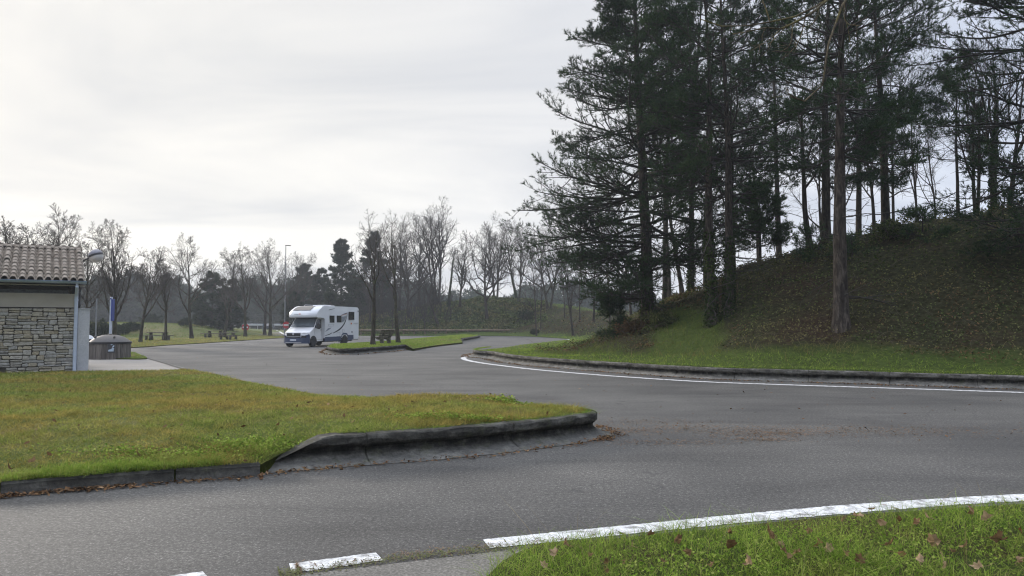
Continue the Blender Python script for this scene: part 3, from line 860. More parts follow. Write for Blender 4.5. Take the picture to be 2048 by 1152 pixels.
# ---- pines
def pine(seed, x, y, z, h, label, name='pine_tree', r=None, base=.12, rad_fun=None, lean=(0, 0), whorl=.55, per=5, sub=12, shoots=5, nl=.165, m=13, w=.0105, mat='needles', group=None, twin=0.0, up0=.12, droop=.25, dead=0, tuft_from=.3, cat='pine', trunk_sides=12, sway=.012, ivy=0.0, keep=None, bow=.1, along=9, dsub=.5, bark='pine_bark'):
    """tall trunk, whorls of boughs, side shoots, brushes of needles at their ends"""
    rng = np.random.default_rng(seed)
    root = thing(name, label, cat, (x, y, z), 0, group)
    r = r or h * .0125
    tb, bt = Tubes(), Tubes()
    trunks = []
    for q in range(2 if twin else 1):
        sgn = -1 if q == 0 else 1
        P = np.array([[sgn * twin * .55, 0, -.3]]); D = np.array([[lean[0] + sgn * twin * .035, lean[1], 1.0]])
        p, rr = grow(rng, P, D, np.array([h * (1 if q == 0 else .94) + .3]), np.array([r * (.8 if twin else 1)]), 22, sway, .02, .1)
        rr[:, 0] *= 1.4; rr[:, 1] *= 1.06
        trunks.append((p, rr)); tb.add(p, rr, trunk_sides)
    rad_fun = rad_fun or (lambda t: h * .22 * (1 - t) ** .7)
    V = []
    for p, rr in trunks:
        nw = max(3, int(h * (1 - base) / whorl))
        tt = base + (1 - base) * (np.arange(nw) + rng.uniform(-.3, .3, nw)) / nw
        tt = np.clip(np.repeat(tt, per) + rng.normal(0, .004, nw * per), base * .9, .985)
        n = len(tt)
        az = rng.uniform(0, 2 * PI, n)
        if keep is not None:
            ok = keep(tt, az, rng)
            tt, az = tt[ok], az[ok]; n = len(tt)
        f = tt * (p.shape[1] - 1); i = np.clip(f.astype(int), 0, p.shape[1] - 2); ww = (f - i)[:, None]
        P = p[0, i] * (1 - ww) + p[0, i + 1] * ww
        R = rr[0, i] * (1 - ww[:, 0]) + rr[0, i + 1] * ww[:, 0]
        L = np.maximum(.35, np.array([rad_fun(t) for t in tt]) * rng.uniform(.62, 1.03, n))
        tr = (tt - base) / (1 - base)
        el = up0 + .5 * tr ** 2 - droop * (1 - tr) + rng.normal(0, .21, n)
        D = np.stack([np.cos(az) * np.cos(el), np.sin(az) * np.cos(el), np.sin(el)], 1)
        R1 = np.minimum(R * .5, .012 + L * .011)
        p1, r1 = grow(rng, P, D, L, R1, 9, .07, bow * .35, .25)
        bt.add(p1, r1, 5)
        P2, D2, L2, R2, t2 = kids(rng, p1, r1, L, sub, .22, 1.0, .85, .34, .6, flat=.5)
        L2 = np.clip(L2, .25, 2.2)
        p2, r2 = grow(rng, P2, D2, L2, np.maximum(R2, .007), 5, .09, .07, .5)
        bt.add(p2, r2, 4)
        P3, D3, L3, R3, t3 = kids(rng, p2, r2, L2, shoots, .2, 1.0, .7, dsub, .8)
        L3 = np.clip(L3, .18, .5)
        D3[:, 2] += .35; D3 = unit(D3)
        p3, r3 = grow(rng, P3, D3, L3, np.maximum(R3 * 0 + .005, .005), 3, .08, .1, .8)
        bt.add(p3, r3, 3)
        # short side shoots straight off the outer bough
        P4, D4, L4, R4, t4 = kids(rng, p1, r1, np.full(len(p1), 1.0), int(along), .42, 1.0, .8, .36, .8)
        D4[:, 2] += .45; D4 = unit(D4); L4 = np.clip(L4, .2, .45)
        p4, r4 = grow(rng, P4, D4, L4, np.full(len(P4), .006), 3, .08, .1, .8)
        bt.add(p4, r4, 3)
        V.append(tufts(rng, p4[:, 1] * .8 + p4[:, 0] * .2, p4[:, 2] - p4[:, 1], L4 * .75, m, nl, w))
        # needles on the outer half of every shoot and at the branch ends
        V.append(tufts(rng, p3[:, 1] * .7 + p3[:, 0] * .3, p3[:, 2] - p3[:, 1], L3 * .75, m, nl, w))
        q = p2; e = unit(q[:, -1] - q[:, -2])
        V.append(tufts(rng, q[:, -1] - e * .12, e, np.full(len(q), .22), m, nl, w))
        q = p1; e = unit(q[:, -1] - q[:, -2])
        V.append(tufts(rng, q[:, -1] - e * .15, e, np.full(len(q), .28), m, nl, w))
        if dead:
            tt = rng.uniform(.08, base + .25, dead); az = rng.uniform(0, 2 * PI, dead)
            f = tt * (p.shape[1] - 1); i = np.clip(f.astype(int), 0, p.shape[1] - 2)
            D = np.stack([np.cos(az), np.sin(az), rng.normal(-.05, .18, dead)], 1)
            Ld = rng.uniform(.5, 2.6, dead)
            pd, rd_ = grow(rng, p[0, i], D, Ld, .01 + Ld * .007, 6, .12, .0, .3)
            bt.add(pd, rd_, 4)
            Pk, Dk, Lk, Rk, _ = kids(rng, pd, rd_, Ld, 4, .3, 1, .8, .4, .6)
            pk, rk = grow(rng, Pk, Dk, Lk, np.maximum(Rk, .004), 4, .15, 0, .5)
            bt.add(pk, rk, 3)
    tb.build('trunk', M[bark], root)
    bt.build('boughs', M['twig_dark'], root)
    V = np.vstack(V)
    np_mesh('crown', V, np.arange(len(V)).reshape(-1, 3), M[mat], root)
    if ivy > 0:
        for p, rr in trunks:
            ivy_on(rng, p[0], rr[0], ivy, root, 560, .08)
    return root

def bough_conifer(seed, x, y, z, h, wd, label, group=None, mat='conifer', n=2600, name='conifer_tree', shape=1.0, leaf=.34, cat='conifer', bark='bark_dark', lobes=0):
    """dense far conifer: drooping sprays in ragged layers round a trunk"""
    rng = np.random.default_rng(seed)
    root = thing(name, label, cat, (x, y, z), 0, group)
    tb = Tubes()
    p, rr = grow(rng, np.array([[0, 0, -.2]]), np.array([[0, 0, 1.0]]), np.array([h * .97]), np.array([h * .017]), 10, .015, .02, .12)
    tb.add(p, rr, 8)
    nb = int(h * 9)
    t = rng.uniform(.05, .99, nb); az = rng.uniform(0, 2 * PI, nb)
    prof = wd * np.clip((1 - t) ** (.55 * shape) * np.clip(t / .16, .45, 1), .06, 1)
    L = prof * rng.uniform(.45, 1.2, nb) * (.78 + .45 * np.sin(az * 2 + seed + t * 9) * np.sin(t * 17 + seed * 2.3 + az))
    f = t * 9; i = np.clip(f.astype(int), 0, 8); ww = (f - i)[:, None]
    P = p[0, i] * (1 - ww) + p[0, i + 1] * ww
    el = rng.normal(.05, .22, nb) + .5 * t
    D = np.stack([np.cos(az) * np.cos(el), np.sin(az) * np.cos(el), np.sin(el)], 1)
    p1, r1 = grow(rng, P, D, L, .015 + L * .012, 6, .1, .03, .3)
    tb.add(p1, r1, 4)
    tb.build('trunk', M[bark], root)
    k = max(4, int(n / nb))
    P2, D2, L2, R2, t2 = kids(rng, p1, r1, L, k, .12, 1.02, .7, .25, .6)
    P2 = P2 + rng.normal(0, .12, P2.shape)
    V = tufts(rng, P2, D2, np.full(len(P2), leaf * 1.2), 7, leaf, leaf * .13, .3, 1.2)
    np_mesh('crown', V, np.arange(len(V)).reshape(-1, 3), M[mat], root)
    return root

def bush(seed, x, y, z, h, wd, label, mat='conifer', n=900, leaf=.12, name='bush', group=None, cat='bush', stem='twig_dark'):
    rng = np.random.default_rng(seed)
    root = thing(name, label, cat, (x, y, z), 0, group)
    tb = Tubes(); nb = 26
    az = rng.uniform(0, 2 * PI, nb); el = rng.uniform(.25, 1.4, nb)
    D = np.stack([np.cos(az) * np.cos(el), np.sin(az) * np.cos(el), np.sin(el)], 1)
    L = np.hypot(wd * np.cos(el), h * np.sin(el)) * rng.uniform(.7, 1.05, nb)
    p1, r1 = grow(rng, np.zeros((nb, 3)) + rng.normal(0, wd * .12, (nb, 3)) * [1, 1, 0], D, L, np.full(nb, .012 + h * .006), 6, .16, .02, .3)
    tb.add(p1, r1, 4)
    P2, D2, L2, R2, t2 = kids(rng, p1, r1, L, 8, .15, 1, .8, .42, .6)
    p2, r2 = grow(rng, P2, D2, L2, np.maximum(R2, .005), 4, .16, .02, .5)
    tb.add(p2, r2, 3)
    tb.build('stems', M[stem], root)
    if n:
        P3, D3, L3, _, _ = kids(rng, p2, r2, L2, max(2, n // len(p2)), .2, 1.05, .9, .3, .6)
        V = tufts(rng, P3, D3, np.full(len(P3), leaf), 6, leaf, leaf * .2, .3, 1.2)
        np_mesh('foliage', V, np.arange(len(V)).reshape(-1, 3), M[mat], root)
    return root

# ---- ground plants
def scatter(poly, n, rng, ref=8.0, dmin=4.0):
    """points in an outline, thinning with distance from where one looks"""
    lo, hi = poly[:, :2].min(0), poly[:, :2].max(0)
    out = []; tot = 0
    while tot < n:
        p = rng.uniform(lo, hi, (n * 3, 2))
        d = np.maximum(np.hypot(p[:, 0], p[:, 1]), dmin)
        p = p[rng.uniform(0, 1, len(p)) < np.minimum(1, (ref / d) ** 2)]
        p = p[inside(p, poly)]
        out.append(p); tot += len(p)
        if len(out) > 60: break
    return np.vstack(out)[:n]

def blades(name, P, h, w, rng, mat, segs=1, bend=.5, kind='stuff', tilt=.35):
    """grass blades at P (n,3), heights h (n), widths w (n)"""
    n = len(P)
    az = rng.uniform(0, 2 * PI, n); lz = rng.uniform(0, 2 * PI, n)
    side = np.stack([np.cos(az), np.sin(az), 0 * az], 1) * w[:, None] * .5
    ln = np.stack([np.cos(lz), np.sin(lz), 0 * lz], 1)
    tl = np.abs(rng.normal(0, tilt, n))[:, None]
    Vs = []
    for k in range(segs + 1):
        t = k / segs
        q = P + (np.array([0, 0, 1.0]) * t + ln * (tl * t + bend * t * t * tl * 2)) * h[:, None] * np.array([1, 1, 1 - .25 * t])
        if k < segs:
            ws = 1 - .45 * t
            Vs += [q - side * ws, q + side * ws]
        else:
            Vs.append(q)
    m = len(Vs)
    V = np.stack(Vs, 1).reshape(-1, 3)
    b = (np.arange(n) * m)[:, None]
    F = []
    for k in range(segs - 1):
        F.append(b + np.array([2 * k, 2 * k + 1, 2 * k + 3, 2 * k + 2]))
    T = b + np.array([2 * segs - 2, 2 * segs - 1, 2 * segs])
    return tag(np_mesh(name, V, F + [T], mat), kind=kind)
# ------------------------------------------------------------------ grass, ivy, litter
rg = np.random.default_rng(21)
def put(P2, zf): return np.column_stack([P2, zf(P2)])

P2 = scatter(LAWN, 240000, rg, 7.0)
ck = np.round(P2 / .11) * .11 + .045 * np.sin(np.round(P2 / .11)[:, ::-1] * 12.7)
P2 = np.where(rg.uniform(0, 1, (len(P2), 1)) < .5, ck + rg.normal(0, .026, P2.shape), P2)
P2 = P2[inside(P2, LAWN)]
P = put(P2, zl)
d = np.hypot(P[:, 0], P[:, 1])
e = seg_dist(P, np.vstack([low_top[:, :2], kback]))
front = np.exp(-(e / .35) ** 2)
h = rg.uniform(.018, .065, len(P)) * (1 + .9 * front) * (1 + np.clip(lump(P[:, 0] * 2.3, P[:, 1] * 2.3, .9), -.3, .9)) * np.clip(d / 9, .9, 1.5)
blades('lawn_grass', P, h, .0042 * np.clip(d / 6.0, 1, 4) * rg.uniform(.7, 1.4, len(P)), rg, M['lawn'], 1, .6, tilt=.7)
# lush tufts and clover at the front edge
q = low_top[:, :2]
a = rg.integers(5, len(q) - 1, 5200); tt = rg.uniform(0, 1, (5200, 1))
P2 = q[a] * (1 - tt) + q[a - 1] * tt; nrm_ = np.array([-.15, 1.0])
P2 = P2 + nrm_ * (np.abs(rg.normal(.08, .16, (5200, 1)))) + rg.normal(0, .05, P2.shape)
P2 = P2[inside(P2, LAWN)]
P = put(P2, zl)
blades('edge_grass', P, rg.uniform(.05, .13, len(P)), rg.uniform(.004, .009, len(P)), rg, M['verge'], 2, .7, tilt=.6)
# grass creeping over the lips of the tall kerbs
def creep(line, w0, w1, z, n, hh, ww, mat='verge'):
    a_ = rg.integers(0, len(line) - 1, n); t_ = rg.uniform(0, 1, (n, 1))
    d_ = np.gradient(line, axis=0); d_ /= np.linalg.norm(d_, axis=1)[:, None]
    nr = np.stack([-d_[:, 1], d_[:, 0]], 1)
    p2 = line[a_] * (1 - t_) + line[a_ + 1] * t_ + nr[a_] * (rg.uniform(0, 1, (n, 1)) ** 1.6 * (w1 - w0) + w0)
    keep_ = (np.sin(p2[:, 0] * 3.1) + np.sin(p2[:, 0] * 7.7 + p2[:, 1] * 5) + rg.normal(0, .7, n)) > -.5
    p2 = p2[keep_]; k = len(p2)
    blades('creeping_grass', np.column_stack([p2, np.full(k, z)]), rg.uniform(.4, 1, k) * hh, rg.uniform(.7, 1.3, k) * ww, rg, M[mat], 2, .9, tilt=.9)
creep(kback[8:], .04, -.10, KH - .02, 5200, .075, .005)
creep(offset_in(bank_kerb, -.36), -.04, .10, KH - .02, 16000, .10, .011)
creep(offset_in(isl_kerb, .36), .04, -.08, .31, 1800, .10, .02)
# clover pads
def clover(name, cx, cy, sx, sy, n, zf, poly, size):
    P2 = np.stack([rg.normal(cx, sx, n), rg.normal(cy, sy, n)], 1)
    P2 = P2[inside(P2, poly)]
    P = put(P2, zf); P[:, 2] += rg.uniform(.01, .07, len(P))
    N = np.array([0, 0, 1.0]) + rg.normal(0, .45, (len(P), 3))
    return tag(leaves_mesh(name, P, N, rg.uniform(.7, 1.3, len(P)) * size, rg, M['verge'], None, 1.0), kind='stuff')
x, y, _ = G(505, 905, .15); clover('clover', x, y + .15, .28, .16, 1500, zl, LAWN, .028)
x, y, _ = G(1085, 800, .36); clover('clover', x, y, .38, .2, 2200, zl, LAWN, .04)
x, y, _ = G(350, 915, .15); clover('clover', x, y, .6, .12, 1500, zl, LAWN, .026)
x, y, _ = G(930, 838, .36); clover('clover', x, y, .5, .1, 1500, zl, LAWN, .026)

P2 = scatter(VERGE, 70000, rg, 5.2, 4.2)
ck = np.round(P2 / .075) * .075 + .03 * np.sin(np.round(P2 / .075)[:, ::-1] * 12.7)       # blades gather in tussocks
P2 = np.where(rg.uniform(0, 1, (len(P2), 1)) < .62, ck + rg.normal(0, .016, P2.shape), P2)
P2 = P2[inside(P2, VERGE)]
P = put(P2, zv)
h = rg.uniform(.045, .135, len(P)) * (1 + np.clip(lump(P[:, 0] * 4, P[:, 1] * 4, 1.0), -.45, 1.0))
blades('verge_grass', P, h, rg.uniform(.0022, .0048, len(P)), rg, M['verge'], 3, .8, tilt=.6)
P = put(scatter(VERGE, 900, rg, 5.2, 4.2), zv)
blades('straw', P, rg.uniform(.12, .34, len(P)), rg.uniform(.0018, .0034, len(P)), rg, M['straw'], 4, .7, tilt=.7)
for cx, cy in ((1.0, 4.6), (2.2, 5.2), (3.4, 5.4), (4.2, 6.1), (1.8, 4.75)):
    clover('clover', cx, cy, .5, .35, 900, zv, VERGE, .02)

P = put(scatter(ISL, 26000, rg, 40, 38), zi)
blades('island_grass', P, rg.uniform(.05, .12, len(P)), rg.uniform(.012, .03, len(P)), rg, M['verge'], 1, .5, tilt=.6)
P = put(scatter(STRIP, 36000, rg, 56, 50), zs)
blades('strip_grass', P, rg.uniform(.05, .16, len(P)), rg.uniform(.02, .05, len(P)), rg, M['lawn'], 1, .5, tilt=.6)
P = put(scatter(PATCH, 4000, rg, 36, 34), zp)
blades('patch_grass', P, rg.uniform(.04, .1, len(P)), rg.uniform(.012, .03, len(P)), rg, M['verge'], 1, .5, tilt=.6)
# rough field grass on the left
n = 26000
P2 = np.stack([rg.uniform(-75, -34, n), rg.uniform(84, 140, n)], 1)
P = np.column_stack([P2, field_height(P2[:, 0], P2[:, 1]) - .03]); P = P[P[:, 2] > .02]
blades('field_grass', P, rg.uniform(.1, .35, len(P)), rg.uniform(.03, .08, len(P)), rg, M['tallgrass'], 1, .5, tilt=.6)

# the slope: grass near the kerb, ivy and dead bracken above it
BP = BANK
P2 = scatter(BP, 430000, rg, 22, 18)
s = seg_dist(P2, FB); g = grassy(P2)
nz = lump(P2[:, 0] * .9, P2[:, 1] * .9, 1.0)
gz = g + .5 * nz
isg = gz > .52
Pg = P2[isg]; zg = bank_height(Pg)
dg = np.hypot(Pg[:, 0], Pg[:, 1]); sg = s[isg]
tall = np.clip((sg - 1.0) / 2.2, 0, 1)
h = rg.uniform(.05, .12, len(Pg)) * (1 + 1.7 * tall * (rg.uniform(0, 1, len(Pg)) < .5))
lowm = (tall < .45) | (dg > 36)
P = np.column_stack([Pg, zg])
blades('slope_grass', P[lowm], h[lowm], rg.uniform(.008, .016, lowm.sum()) * np.clip(dg[lowm] / 22, 1, 4), rg, M['verge'], 1, .6, tilt=.6)
blades('tall_grass', P[~lowm], h[~lowm], rg.uniform(.007, .014, (~lowm).sum()) * np.clip(dg[~lowm] / 22, 1, 4), rg, M['tallgrass'], 2, .6, tilt=.5)
Pi = P2[~isg]; zi_ = bank_height(Pi); di = np.hypot(Pi[:, 0], Pi[:, 1])
eps = .25
gxn = (bank_height(Pi + [eps, 0]) - zi_) / eps; gyn = (bank_height(Pi + [0, eps]) - zi_) / eps
N = unit(np.stack([-gxn, -gyn, np.ones(len(Pi))], 1)) + rg.normal(0, .55, (len(Pi), 3))
bump_ = np.clip(.5 + lump(Pi[:, 0] * 1.7, Pi[:, 1] * 1.7, .9), 0, 1)
P = np.column_stack([Pi, zi_ + rg.uniform(0, .1, len(Pi)) + .34 * bump_ ** 1.5 * rg.uniform(.3, 1, len(Pi))])
brown = (lump(Pi[:, 0] * .33 + 2, Pi[:, 1] * .33, 1.0) + .35 * lump(Pi[:, 0] * 1.3, Pi[:, 1] * 1.3, 1.0) + rg.normal(0, .2, len(Pi)) - .45 * ((Pi[:, 1] > 98) & (Pi[:, 0] < 3))) > .34
sz = rg.uniform(.035, .085, len(Pi)) * np.clip(di / 28, .8, 3)
tag(leaves_mesh('ivy_ground_cover', P[~brown], N[~brown], sz[~brown], rg, M['ivyground'], None, 1.1), kind='stuff')
tag(leaves_mesh('bracken_litter', P[brown], N[brown], sz[brown] * .75, rg, M['bracken'], None, 1.9), kind='stuff')
# ivy on the far bank behind the rail
n = 26000
P2 = np.stack([rg.uniform(-24, 5, n), rg.uniform(104.5, 124, n)], 1); P2 = P2[inside(P2, BANK)]
nf = len(P2)
P = np.column_stack([P2, bank_height(P2) + rg.uniform(0, .45, nf) * np.clip(.6 + lump(P2[:, 0] * .8, P2[:, 1] * .8, 1.0), .1, 1.3)])
tag(leaves_mesh('ivy_ground_cover', P, np.array([0, -.3, 1.0]) + rg.normal(0, .6, (nf, 3)), rg.uniform(.14, .32, nf), rg, M['ivyground'], None, 1.1), kind='stuff')
# taller straw near the kerb grass and on the crest
P2 = scatter(BP, 16000, rg, 22, 18); s = seg_dist(P2, FB)
d = np.hypot(P2[:, 0], P2[:, 1])
ok = ((s > 1.0) & (s < 3.8) & (rg.uniform(0, 1, len(P2)) < .5)) | ((s > 8) & (rg.uniform(0, 1, len(P2)) < .6))
P2, d = P2[ok], d[ok]
P = np.column_stack([P2, bank_height(P2)])
blades('dry_grass', P, rg.uniform(.12, .42, len(P)), rg.uniform(.007, .015, len(P)) * np.clip(d / 22, 1, 4), rg, M['straw'], 2, .7, tilt=.5)
# bramble stems over the slope
P2 = scatter(BP, 9000, rg, 22, 18); s = seg_dist(P2, FB); P2 = P2[s > 2.5]
n = len(P2); dd = np.hypot(P2[:, 0], P2[:, 1])
az = rg.uniform(0, 2 * PI, n); D = np.stack([np.cos(az), np.sin(az), rg.uniform(.3, 1.6, n)], 1)
tb = Tubes()
p_, r_ = grow(rg, np.column_stack([P2, bank_height(P2) - .03]), D, rg.uniform(.3, 1.1, n), .004 * np.clip(dd / 20, 1, 3.5), 5, .15, -.1, .5, .35)
tb.add(p_, r_, 3)
tag(tb.build('bramble_stems', M['stem'], None), kind='stuff')

M['moss'] = plain('moss', (.10, .105, .03), 1.0, var=.5, scale=30)
# needles and leaf scraps on the road
def litter(name, n, fn, sizes, mat, aspect, z=.008, pile=.0):
    P2 = fn(n)
    P = np.column_stack([P2, z + rg.uniform(0, .004 + pile, len(P2))])
    N = np.array([0, 0, 1.0]) + rg.normal(0, .22 + pile * 6, (len(P2), 3))
    return tag(leaves_mesh(name, P, N, rg.uniform(*sizes, len(P2)), rg, M[mat], None, aspect), kind='stuff')
def along(line, lo, hi, clump=6):
    def f(n):
        d = np.gradient(line, axis=0); d /= np.linalg.norm(d, axis=1)[:, None]
        nr = np.stack([-d[:, 1], d[:, 0]], 1)
        c = rg.integers(0, len(line) - 1, max(2, n // clump))
        i = np.clip(np.repeat(c, clump)[:n] + rg.normal(0, 1.3, min(n, len(c) * clump)), 0, len(line) - 1.01)
        k = i.astype(int); w = (i - k)[:, None]
        w0 = np.repeat(rg.uniform(lo, hi, len(c)), clump)[:len(k)] + rg.normal(0, .05, len(k))
        return line[k] * (1 - w) + line[np.minimum(k + 1, len(line) - 1)] * w + nr[k] * w0[:, None]
    return f
litter('leaf_litter', 1500, along(kerb_front, -.20, .10, 26), (.012, .035), 'deadleaf', 2.0, pile=.02)
litter('leaf_litter', 700, along(low_top[4:, :2], -.16, -.03, 22), (.012, .04), 'deadleaf', 1.8, pile=.02)
litter('leaf_litter', 4200, along(bank_kerb, .02, .40, 9), (.018, .05), 'deadleaf', 1.8, pile=.02)
litter('leaf_litter', 500, along(isl_kerb, -.25, .05), (.03, .08), 'deadleaf', 1.8, pile=.02)
def patchy(n):
    c = []
    for px, py, sx, sy, k in ((1240, 862, .35, .18, .08), (1400, 858, .8, .35, .22), (1540, 868, .5, .22, .2), (1535, 880, .25, .1, .06), (1700, 862, 1.0, .3, .18), (1840, 862, 1.2, .35, .13), (1330, 885, .6, .2, .1), (1290, 845, .5, .3, .08)):
        x, y, _ = G(px, py)
        m_ = int(n * k); c.append(np.stack([rg.normal(x, sx, m_), rg.normal(y, sy, m_)], 1))
    return np.vstack(c)
litter('pine_needle_litter', 5200, patchy, (.006, .014), 'needle_litter', 4.5)
litter('pine_needle_litter', 800, along(np.array([G(600, 1146)[:2], G(760, 1126)[:2], G(900, 1108)[:2], G(1010, 1098)[:2], G(1250, 1073)[:2], G(1500, 1047)[:2], G(1800, 1020)[:2]]), -.03, .12), (.004, .010), 'needle_litter', 6)
litter('moss', 2600, along(np.array([G(560, 1152)[:2], G(600, 1147)[:2], G(760, 1125)[:2], G(900, 1108)[:2], G(1010, 1098)[:2], G(1250, 1073)[:2]]), -.015, .015), (.006, .014), 'moss', 1.4, z=.014)
litter('leaf_litter', 420, lambda n: scatter(np.array([(-9, 10), (8, 10), (12, 17), (-2, 31), (-12, 40), (-18, 40)]), n, rg, 9), (.02, .05), 'deadleaf', 1.6)
P2 = scatter(LAWN, 330, rg, 8); P = put(P2, zl); P[:, 2] += .035
tag(leaves_mesh('leaf_litter', P, np.array([0, 0, 1.0]) + rg.normal(0, .5, (len(P), 3)), rg.uniform(.02, .055, len(P)), rg, M['deadleaf'], None, 1.5), kind='stuff')

# single big plane leaves in the foreground grass
def plane_leaf(name, seed, size):
    rng = np.random.default_rng(seed)
    out = []
    lob = [(-2.2, .5), (-1.75, .8), (-1.3, .68), (-.95, .9), (-.45, .7), (0, 1.0), (.45, .7), (.95, .9), (1.3, .68), (1.75, .8), (2.2, .5), (2.9, .35), (3.4, .35)]
    curl = rng.uniform(.5, 1.5)
    pts = [(0, 0)] + [(math.sin(a) * r_ * rng.uniform(.85, 1.1), math.cos(a) * r_ * rng.uniform(.85, 1.1)) for a, r_ in lob]
    vs = []
    ta = rng.uniform(0, PI); sx_ = rng.uniform(.6, 1.1)
    for x_, y_ in pts:
        q_ = x_ * math.cos(ta) + y_ * math.sin(ta)
        z_ = curl * (.6 * q_ * q_ + .2 * y_ * abs(y_)) + rng.normal(0, .10)
        vs.append((x_ * size * sx_ * (1 - .2 * curl), y_ * size * .85, z_ * size))
    m = MB(); k = len(lob)
    m.add(vs, [(0, i + 1, (i + 1) % k + 1) for i in range(k)])
    m.tube([(0, -.1 * size, .03 * size), (.05 * size, -.8 * size, .05 * size), (.2 * size, -1.3 * size, .2 * size)], .0013, 4)
    return m
leaf_px = [(1716, 1040), (1800, 1052), (1830, 1062), (1945, 1040), (1975, 1055), (1640, 1100), (1545, 1090), (1460, 1108), (1570, 1128), (1720, 1140), (1775, 1100), (1870, 1095), (1990, 1090), (2000, 1092), (1215, 1135), (1210, 1150), (1300, 1080), (1110, 1120), (1425, 1140), (1355, 1090), (1655, 1108), (1905, 1120), (2035, 1130), (1840, 1143), (1500, 1148), (1620, 1075), (1265, 1100), (1090, 1142), (1960, 1143), (1130, 1095), (1860, 1050), (1765, 1060), (1690, 1048), (1740, 1030), (1460, 1075), (1560, 1105), (1592, 1118), (1250, 1140), (1380, 1115), (1800, 1120), (1690, 1125), (1930, 1100), (2040, 1080), (1890, 1140), (1330, 1140), (1180, 1120)]
for i, (px, py) in enumerate(leaf_px):
    x, y, _ = G(px, py, .11)
    mb = plane_leaf('dead_leaf', 40 + i, rg.uniform(.055, .09) if i < 14 else rg.uniform(.035, .065))
    o = mb.build('dead_leaf', M['planeleaf'])
    o.location = (x, y, float(zv(np.array([[x, y]]))[0]) + rg.uniform(.06, .10))
    o.rotation_euler = (rg.normal(0, .7), rg.normal(0, .7), rg.uniform(0, 6.28))
    tag(o, 'curled brown dead plane leaf lying in the foreground verge grass', 'dead leaf', 'dead leaves in the foreground verge')
for i, (px, py) in enumerate([(70, 975), (100, 968), (30, 982), (22, 940), (62, 925)]):
    x, y, _ = G(px, py, .02 if i < 3 else .2)
    mb = plane_leaf('dead_leaf', 90 + i, .07)
    o = mb.build('dead_leaf', M['planeleaf'])
    o.location = (x, y, .05 if i < 3 else .21)
    o.rotation_euler = (rg.normal(0, .4), rg.normal(0, .4), rg.uniform(0, 6.28))
    if i < 3: tag(o, 'dry dead leaf lying in the gutter at the foot of the low front kerb', 'dead leaf', 'dead leaves below the low kerb')
    else: tag(o, 'brown dead leaf lying on the front lawn behind the low kerb', 'dead leaf', 'dead leaves on the front lawn')
# ------------------------------------------------------------------ trees
ROW = 'leafless trees in the row beyond the car park'
def zf_(x, y): return max(0.05, float(field_height(np.array(x), np.array(y))))
def row_tree(seed, px, d, top, label, **k):
    x = XD(px, d); z = zf_(x, d)
    h = CAMH + (HOR - top) / FPX * d - z
    return bare_tree(seed, x, d, z, h, label=label, group=ROW, **k)
kw = dict(twr=.0125, limbs=13, sub=8, tw=6, tl=4, fork=.26, spread=.72, up=.13, wander=.11, width=1.0)
row_tree(1, 14, 46, 436, 'bare tree above the left end of the tiled roof, at the picture edge', **kw)
row_tree(2, 66, 49, 442, 'bare tree behind the tiled roof, second from the left picture edge', **kw)
row_tree(3, 107, 53, 424, 'tall rounded bare tree above the right half of the tiled roof', **kw)
row_tree(4, 176, 62, 474, 'bare tree directly behind the globe lamp beside the roof', **kw)
row_tree(5, 232, 58, 447, 'bushy tall bare tree behind the blue signpost and waste container', **dict(kw, limbs=20, sub=9, fork=.2, spread=.85))
row_tree(6, 282, 64, 497, 'bare tree just left of the leftmost picnic table', **kw)
row_tree(7, 333, 70, 510, 'bare tree standing in front of the right end of the leftmost picnic table', **dict(kw, fork=.3))
row_tree(8, 385, 82, 474, 'tallest bare tree of the row, left of the dark round conifer', **dict(kw, spread=.85, r=.2))
row_tree(9, 449, 94, 497, 'bare tree leaning to the right in front of the dark conifer', **dict(kw, lean=(.16, 0), fork=.22))
row_tree(10, 492, 92, 499, 'bare tree in front of the left no entry sign', **kw)
row_tree(11, 541, 99, 490, 'bare forked tree left of the tall lamp post', **dict(kw, limbs=16, fork=.24))
row_tree(12, 530, 106, 505, 'thin dark bare trunk close behind the forked tree by the lamp post', mats=('bark_dark', 'twig_dark'), **dict(kw, limbs=9))
row_tree(13, 583, 122, 506, 'pale bare tree behind the motorhome and the tall lamp post', **kw)

# island
def zis(x, y): return float(zi(np.array([[x, y]]))[0])
for seed, px, py, top, ln, lab, k in ((21, 745.5, 691, 432, (-.03, 0), 'bare tree left of the island bench, with a tall hooked limb to the left', dict(limbs=9, sub=6, tw=5, tl=4, fork=.36, spread=.62, r=.145)),
                                   (22, 797, 684, 436, (-.04, .02), 'bare tree right of the island bench, trunk leaning left and forking high', dict(limbs=10, sub=6, tw=5, tl=4, fork=.34, spread=.55, r=.155))):
    x, y, z = G(px, py, .34)
    z = zis(x, y)
    bare_tree(seed, x, y, z, CAMH + (HOR - top) / FPX * y - z, label=lab, group='leafless trees on the kerbed island', lean=ln, up=.12, wander=.16, thick=1.0, **k)

